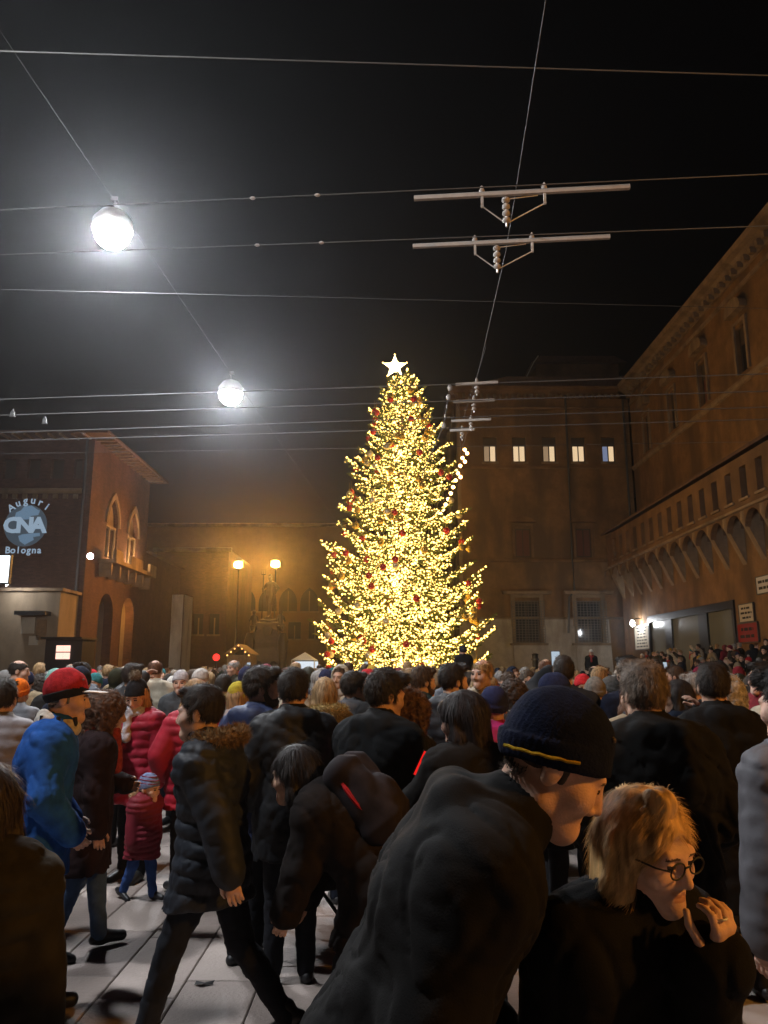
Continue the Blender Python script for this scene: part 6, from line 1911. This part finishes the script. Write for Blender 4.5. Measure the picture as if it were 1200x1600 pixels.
# second row, distinct figures
ROW = [
 # u, d, H, face, head, hands, coat colour, style, hair, hat, label
 (512, 6.2, 1.62, 25, (0, 0, 0), ('pocket', 'pocket'), (.10, .075, .03), 'puffer', ('long', (.30, .19, .09)), None, 'woman with fair hair and mustard padded jacket behind the bent person'),
 (548, 6.6, 1.66, -20, (-35, 0, 0), ('pocket', 'pocket'), (.06, .06, .065), 'plain', ('short', (.02, .015, .012), 1.5), None, 'dark-haired man in grey hooded jacket looking right'),
 (608, 6.4, 1.70, 160, (10, -4, 0), ('pocket', 'pocket'), (.02, .02, .022), 'plain', ('short', (.035, .025, .018), 1.3), None, 'man facing the viewer between the couple and the tree'),
 (652, 6.8, 1.71, -40, (-25, 0, 0), ('pocket', 'pocket'), (.012, .04, .045), 'plain', ('short', (.06, .035, .02), 1.3), None, 'bearded auburn-haired man in teal hooded coat'),
 (700, 5.9, 1.73, -30, (-35, 2, 0), ('pocket', 'pocket'), (.03, .033, .042), 'puffer', ('short', (.02, .014, .011), 1.2), None, 'dark-bearded man in slate padded jacket with hood looking right'),
 (772, 5.2, 1.56, 10, (0, 0, 0), ('pocket', 'side'), (.30, .015, .11), 'puffer', None, ('beanie', (.018, .02, .055)), 'person in magenta jacket and navy beanie before the tree'),
 (800, 6.3, 1.60, -5, (-10, 0, 0), ('pocket', 'side'), (.05, .045, .04), 'plain', ('curly', (.04, .025, .018), .95), None, 'woman with dark curls and pale fluffy collar'),
 (905, 8.5, 1.62, 175, (0, 0, 0), ('pocket', 'pocket'), (.05, .04, .035), 'plain', None, ('beanie', (.42, .02, .025)), 'person in a bright red knitted beanie near the palazzo'),
 (928, 7.2, 1.60, 5, (0, 0, 0), ('pocket', 'pocket'), (.30, .24, .14), 'puffer', None, ('beanie', (.14, .12, .10)), 'person in grey ribbed beanie and cream jacket'),
 (955, 7.8, 1.60, 20, (15, 0, 0), ('pocket', 'pocket'), (.02, .02, .03), 'plain', None, ('beanie', (.07, .065, .06)), 'person in charcoal beanie left of the tall man'),
 (1062, 6.2, 1.60, 30, (30, 0, 0), ('pocket', 'front'), (.015, .022, .04), 'plain', ('bob', (.02, .015, .013)), None, 'dark-haired person holding a white cup by the grey-haired man'),
 (820, 9.0, 1.68, 178, (0, 0, 0), ('pocket', 'front'), (.02, .02, .02), 'plain', ('long', (.06, .04, .025)), None, 'woman facing the viewer under the right side of the tree'),
 (1042, 10.5, 1.66, 170, (-8, 0, 0), ('pocket', 'phone'), (.03, .025, .02), 'plain', ('long', (.07, .04, .02)), None, 'smiling long-haired woman facing the viewer before the wing'),
 (128, 6.6, 1.70, 10, (0, 0, 0), ('pocket', 'pocket'), (.020, .026, .050), 'plain', None, ('beanie', (.016, .02, .035)), 'broad person in navy jacket and beanie behind the red cap man'),
 (205, 8.0, 1.74, -20, (0, 0, 0), ('photo', 'pocket'), (.05, .05, .055), 'puffer', ('short', (.03, .02, .015), 1.3), None, 'person in grey padded jacket raising a phone at left'),
 (290, 9.2, 1.66, 165, (20, 0, 0), ('pocket', 'pocket'), (.05, .055, .06), 'plain', None, ('beanie', (.35, .32, .32)), 'person in pale grey beanie facing the viewer'),
 (322, 9.6, 1.68, 150, (0, 0, 0), ('face', 'pocket'), (.02, .025, .02), 'plain', None, ('beanie', (.40, .37, .34)), 'person in cream beanie holding a phone to the ear'),
 (352, 8.6, 1.62, 5, (0, 0, 0), ('pocket', 'pocket'), (.45, .015, .025), 'puffer', ('short', (.02, .015, .012)), None, 'person in bright red jacket with dark hood at centre left'),
 (372, 7.4, 1.55, -15, (0, 0, 0), ('pocket', 'side'), (.34, .27, .24), 'puffer', ('long', (.28, .17, .08)), ('beanie', (.36, .28, .03)), 'woman in pale pink jacket and yellow beanie'),
 (35, 7.5, 1.58, 5, (0, 0, 0), ('pocket', 'pocket'), (.12, .12, .13), 'puffer', None, ('beanie', (.60, .13, .01)), 'person in orange beanie at the far left'),
 (98, 8.6, 1.68, 60, (0, 0, 0), ('pocket', 'pocket'), (.03, .03, .03), 'plain', None, ('beanie', (.20, .36, .32)), 'person in pale green beanie behind the red cap man'),
 (10, 5.2, 1.62, 10, (0, 0, 0), ('pocket', 'pocket'), (.17, .16, .17), 'puffer', ('short', (.03, .025, .02)), None, 'person in light grey jacket at the left edge behind the blue jacket'),
]
for (u, d, H, face, head, hands, cc, style, hair, hat, lab) in ROW:
    o, p = person(lab, X_(u, d), d*1.01, face, dict(H=H, lean=2, head=head, hands=hands, girth=1.08), res=1.4, hh=.006, skin=rng.randrange(4),
        coat=dict(inf=.042, hem=.68, style=style, color=cc, hood=(u in (548, 652, 700, 128)), mat='nylon' if style == 'puffer' else 'cloth'), hair=hair, hat=hat,
        legs=rng.choice([(.02, .03, .055), (.013, .013, .015), (.03, .045, .08)]),
        beard={652: (.06, .03, .018), 700: (.018, .012, .01)}.get(u), scarf=(.5, .44, .36) if u == 800 else None, fur=(.32, .24, .10) if u in (512, 352) else None)
    mark(o)

# --- the crowd: a dozen figures made once, then copied
PROTO = []
specs = [
 (dict(H=1.74, hands=('pocket', 'pocket')), 'plain', True, 'short', 0), (dict(H=1.64, hands=('front', 'front')), 'puffer', False, 'long', 0),
 (dict(H=1.78, hands=('photo', 'pocket'), head=(0, 6, 0)), 'plain', False, 'short', 0), (dict(H=1.62, hands=('pocket', 'side'), head=(25, 0, 0)), 'puffer', True, 'bob', 0),
 (dict(H=1.70, hands=('side', 'pocket'), head=(-30, 0, 0), girth=1.15), 'plain', False, 'short', 1), (dict(H=1.60, hands=('phone', 'side'), head=(0, -16, 0)), 'plain', True, 'curly', 0),
 (dict(H=1.72, hands=('pocket', 'pocket'), head=(10, 8, 0)), 'puffer', False, 'cap', 0), (dict(H=1.66, hands=('side', 'side'), head=(-15, 4, 0)), 'plain', False, 'cap', 0),
 (dict(H=1.76, hands=('pocket', 'front'), head=(5, 8, 0)), 'puffer', True, 'short', 0), (dict(H=1.58, hands=('pocket', 'front'), head=(15, 0, 0)), 'puffer', False, 'pom', 0),
 (dict(H=1.66, hands=('pocket', 'pocket'), head=(12, 2, 0)), 'plain', False, 'hooded', 0), (dict(H=1.72, hands=('front', 'side'), head=(-12, 3, 0), girth=1.12), 'puffer', False, 'hooded', 0),
 (dict(H=1.80, hands=('pocket', 'side'), girth=1.12, head=(-8, 0, 0)), 'puffer', True, 'balding', 0), (dict(H=1.68, hands=('front', 'pocket'), head=(20, -5, 0)), 'plain', True, 'bun', 0),
]
for k, (ps_, style, hood, top, bd) in enumerate(specs):
    p = Pose(**{**dict(lean=2, girth=1.08), **ps_}); p.hs = 1.05
    it = [('coat', np_mesh('coat', *coat_mesh(p, h=.022, inf=.042, hem=(.70, .60)[k % 2], style=style, hood=hood, seed=k, hood_up=(top == 'hooded')), MATS['nylon' if style == 'puffer' else 'cloth'])),
          ('trousers', np_mesh('trousers', *leg_mesh(p, .026), MATS['denim']))]
    sh = [np_mesh('shoe', *shoe_mesh(p, i, .02), MATS['leather']) for i in (0, 1)]
    if top in ('cap', 'pom'): tp = ('beanie', np_mesh('beanie', *beanie_mesh(p, .011, 'beanie'), MATS['knit']))
    else: tp = ('hair', np_mesh('hair', *strands(hair_mesh(p, 'short' if top == 'hooded' else top, .010, vol=1.2 if top != 'hooded' else .3), p, 200 if top == 'hooded' else 1400, .05 if top in ('long', 'bob') else .03, .0019, 'down' if top in ('long', 'bob') else 'curl' if top == 'curly' else 'short', .008, k), MATS['curls' if top == 'curly' else 'hair']))
    pom = np_mesh('pompom', *ell_mesh(p.hp(0, -.02, .175), [.045]*3, None, .014, .008, 110), MATS['fur']) if top == 'pom' else None
    bod = body_mesh(p, 1.05, .0085, .010)
    if k in (1, 3, 7, 11, 13): it.append(('scarf', np_mesh('scarf', *scarf_mesh(p, .016, seed=k), MATS['knit'])))
    PROTO.append((bod, it, sh, tp, pom, p, top))
COATS = [('black', (.012, .012, .013)), ('black', (.016, .015, .015)), ('navy', NAVY), ('navy', (.016, .024, .05)), ('dark grey', (.035, .035, .038)), ('brown', (.05, .03, .018)),
         ('olive', (.04, .04, .02)), ('beige', (.24, .18, .11)), ('dark red', (.16, .014, .02)), ('grey', (.12, .12, .125)), ('dark green', (.014, .035, .022)), ('cream', (.38, .33, .25))]
HATS = [('red', (.36, .02, .025)), ('black', (.015, .015, .016)), ('grey', (.17, .165, .16)), ('navy', (.016, .02, .05)), ('white', (.60, .57, .53)), ('burgundy', (.15, .015, .03)), ('black', (.02, .018, .018)), ('teal', (.03, .14, .15)), ('mustard', (.36, .22, .03))]
HAIRS = [('dark', (.02, .015, .012)), ('brown', (.06, .035, .02)), ('dark', (.028, .02, .015)), ('fair', (.30, .19, .09)), ('grey', (.25, .23, .21)), ('auburn', (.11, .045, .02))]
cr = random.Random(21)
W4, H4 = 400, 533
occ = np.zeros((H4, W4), bool)
def proj(x, y, z):
    c, s = math.cos(PITCH), math.sin(PITCH); dz = z - CAM_H
    d = y*c + dz*s; v = -y*s + dz*c
    return 600 + 1200*x/d, 800 - 1200*v/d, d
def footprint(x, y, z, H, write):
    u, v, d = proj(x, y, z + H)
    if d < .5: return 0
    s = 1200/d; tot = 0
    new = np.zeros((H4, W4), bool)
    for (du, dv0, dv1) in ((.10*s, 0, .25*s), (.22*s, .27*s, 1.4*s)):
        a, b = int((u-du)/3), int((u+du)/3)+1; c, e = int((v+dv0)/3), int((v+dv1)/3)+1
        new[max(c, 0):max(e, 0), max(a, 0):max(b, 0)] = True
    vis = int((new & ~occ).sum())
    if write: occ[new] = True
    return vis
placed = list(PEOPLE_AT)
for (x, y, r) in sorted(PEOPLE_AT, key=lambda q: q[1]): footprint(x, y, 0, 1.68, True)
cands = []
for k in range(5200):
    y = 5.6*math.exp(cr.random()*math.log(46/5.6)); x = cr.uniform(-.53, .53)*y
    cands.append((y, x))
cands.sort()
def crowd_person(x, y, z, face, k=None, coat=None, hatc=None, lab=None, group=None, H=1.0):
    bod, it, sh, tp, pom, p, top = PROTO[cr.randrange(len(PROTO)) if k is None else k]
    cn, cc = coat or cr.choice(COATS); 
    o = link('person', bod); o.location = (x, y, z); o.rotation_euler = (0, 0, R(face)); o.color = (*cr.choice(SKIN), 1)
    s = H*cr.uniform(.97, 1.03); o.scale = (s, s, s)
    for nm, me in it:
        cc = tuple(t*.5 for t in cc) if max(cc) < .06 else cc
        q = link(nm, me, o); q.color = (*(cc if nm == 'coat' else cr.choice([(.30, .03, .03), (.35, .32, .28), (.05, .05, .055), (.03, .05, .12), (.2, .12, .05)]) if nm == 'scarf' else cr.choice([(.02, .03, .055), (.013, .013, .015), (.03, .045, .08)])), 1)
    if y < 14:
        for me in sh: q = link('shoe', me, o); q.color = (.015, .013, .012, 1)
    q = link(tp[0], tp[1], o)
    if tp[0] == 'beanie': hn, hc = hatc or cr.choice(HATS); top_txt = hn + ' beanie'
    else: hn, hc = cr.choice(HAIRS); top_txt = hn + {'short': ' short', 'long': ' long', 'bob': ' chin-length', 'curly': ' curly', 'balding': ' thinning', 'bun': ' tied-back', 'hooded': ' hair, hood up'}[top] + (' hair' if top != 'hooded' else '')
    q.color = (*hc, 1)
    if pom: q2 = link('pompom', pom, q); q2.color = (.35, .30, .25, 1); top_txt = hn + ' pompom hat'
    f = face % 360
    turn = 'seen from behind' if f < 60 or f > 300 else 'facing left' if f < 125 else 'facing the viewer' if f < 235 else 'facing right'
    if lab is None:
        u, v, d = proj(x, y, 1.7)
        if z > .1: zone = 'on the steps'
        elif d < 10: zone = 'near'
        else: zone = 'far off'
        zone2 = ('at the left edge' if u < 150 else 'before the brick palace' if u < 300 else 'before the fountain' if u < 480 else 'before the left of the tree' if u < 620 else 'before the right of the tree' if u < 770 else 'before the palazzo' if u < 950 else 'before the palazzo wing') if z < .1 else ('at its far end' if u < 1050 else 'near the shopfront' if u < 1140 else 'near the right edge')
        lab = 'person, %s coat, %s, %s %s' % (cn, top_txt, zone, zone2)
        if d < 14: lab = 'person %s, %s coat, %s, %s' % (turn, cn, top_txt, zone2.replace('before the left of the tree', 'left of tree').replace('before the right of the tree', 'right of tree'))
    tag(o, lab, 'person', group)
    if k is None and bod == PROTO[2][0] and y < 26:
        w_ = p.wr[0] + p.hd[0]*.10
        m4 = Matrix.Translation(o.location) @ Matrix.Rotation(R(face), 4, 'Z') @ Matrix.Scale(s, 4)
        ph = MB().box(-.04, .04, -.004, .004, -.078, .078).build('phone', MATS['rubber']); ph.location = m4 @ Vector(w_) + Vector((0, 0, .05)); ph.rotation_euler = (R(-12), 0, R(face))
        MB().box(-.036, .036, -.0062, -.0045, -.072, .072).build('screen', MATS['phone_screen'], ph)
        tag(ph, 'phone raised by the ' + ' '.join(lab.split()[:12]).rstrip(','), 'phone')
    return o
crowd = []
n_c = 0
for (y, x) in cands:
    if n_c >= 300: break
    if x < .55 and y < 9.3 and x > -6.2: continue                     # the open pavement
    if x < -.35*y and y < 7: continue
    if math.hypot(x-TX, y-TY) < 5.0 or math.hypot(x-FX, y-FY) < 3.2: continue
    if y > 41.5 and x < -17 or x < -16.6 and y > 36: continue
    if abs(x - tent.location.x) < 1.0 and abs(y-40.8) < 1.6: continue
    if abs(x - hs_.location.x) < 1.1 and 43 < y < 47: continue
    if abs(x - ki.location.x) < 1.4 and 37.4 < y < 40.5: continue
    sep = .50 + .006*y
    if any((x-a)**2 + (y-b)**2 < (max(sep, r+.2))**2 for a, b, r in placed): continue
    z = 0.0
    if x > 12.2 and 20 < y < 55.4:
        i = int((x-12.2)/.55); z = .155*(min(i, 6)+1)
        if x > 17.2: continue
    elif x > 11.7 and 19.5 < y < 56: continue
    vis = footprint(x, y, z, 1.68, False)
    need = 9 if y < 14 else 4 if y < 25 else 3
    if vis < need: continue
    footprint(x, y, z, 1.68, True)
    placed.append((x, y, .3))
    ang = math.degrees(math.atan2(-(TX-x), TY-y))                      # turned to the tree
    face = ang + cr.gauss(0, 25) if cr.random() < .52 else cr.uniform(0, 360)
    crowd.append(crowd_person(x, y, z, face)); n_c += 1
print('crowd', n_c)
# figures that stand out above the crowd
o = crowd_person(X_(918, 34), 34, 0.85, 178, 7, ('black', (.012, .012, .013)), ('white', (.62, .6, .56)), 'person in white beanie standing on a block above the crowd by the palazzo')
e = empty('stone_block', (X_(918, 34), 34, 0)); tag(e, 'low stone block under the person in the white beanie', 'block')
MB().box(-.5, .5, -.4, .4, 0, .72).build('body', MATS['scarp_stone'], e); MB().box(-.55, .55, -.45, .45, .721, .85).build('cap', MATS['scarp_stone'], e)
fx_ = X_(722, 15.5)
o, p = person('child in dark jacket riding on shoulders in front of the tree', fx_, 15.5, 10, dict(H=1.12, hands=('front', 'front'), legs=[(62, 95), (62, 95)], girth=1.15), hs=.86, res=2.0, cat='child', z=1.34,
    coat=dict(inf=.03, hem=.66, color=(.012, .012, .014), hood=True), hat=('beanie', (.02, .02, .025)))
o.location.z = 1.46 - p.P[2] + .16
crowd_person(fx_, 15.42, 0, 8, 7, ('black', (.012, .012, .013)), ('black', (.015, .015, .016)), 'man in black beanie carrying the child on his shoulders')
# group for labels that ended up shared
seen = {}
for o in crowd: seen.setdefault(o['label'], []).append(o)
for lab, os_ in seen.items():
    if len(os_) > 1:
        os_.sort(key=lambda q: q.location.x/q.location.y)
        for i, q in enumerate(os_): q['group'] = 'people in the crowd'; q['label'] = ('left, ', 'second, ', 'third, ', 'fourth, ')[min(i, 3)].rstrip(', ') + ' ' + lab if len(lab.split()) < 16 else lab
    else: os_[0]['group'] = 'people in the crowd'

# litter on the pavement
for (u, v, m_, lab, kind) in ((318, 1538, 'black_ink', 'crumpled dark leaf lying on the bright pavement', 'leaf'), (268, 1502, 'paper', 'scrap of white paper lying on the pavement', 'paper')):
    q = atH(u, v, .006)
    b_ = MB(); b_.add([(-.05, -.01, .0), (-.01, -.03, .012), (.05, -.005, .002), (.06, .02, .015), (.0, .018, .004), (-.045, .02, .012)], [(0, 1, 4, 5), (1, 2, 3, 4)])
    o = b_.build('litter', MATS[m_]); o.location = q; tag(o, lab, kind)
# ================================================================== WINTER HAZE
hm = bpy.data.materials.new('haze'); hm.use_nodes = True
nt = hm.node_tree
for n_ in list(nt.nodes): nt.nodes.remove(n_)
pvn = nt.nodes.new('ShaderNodeVolumePrincipled'); out = nt.nodes.new('ShaderNodeOutputMaterial')
pvn.inputs['Color'].default_value = (.9, .92, .95, 1); pvn.inputs['Density'].default_value = .00125; pvn.inputs['Anisotropy'].default_value = .88
nt.links.new(pvn.outputs[0], out.inputs['Volume'])
hz = MB().box(-62, 62, -12, 118, -1.1, 34).build('haze', hm); tag(hz, kind='stuff')
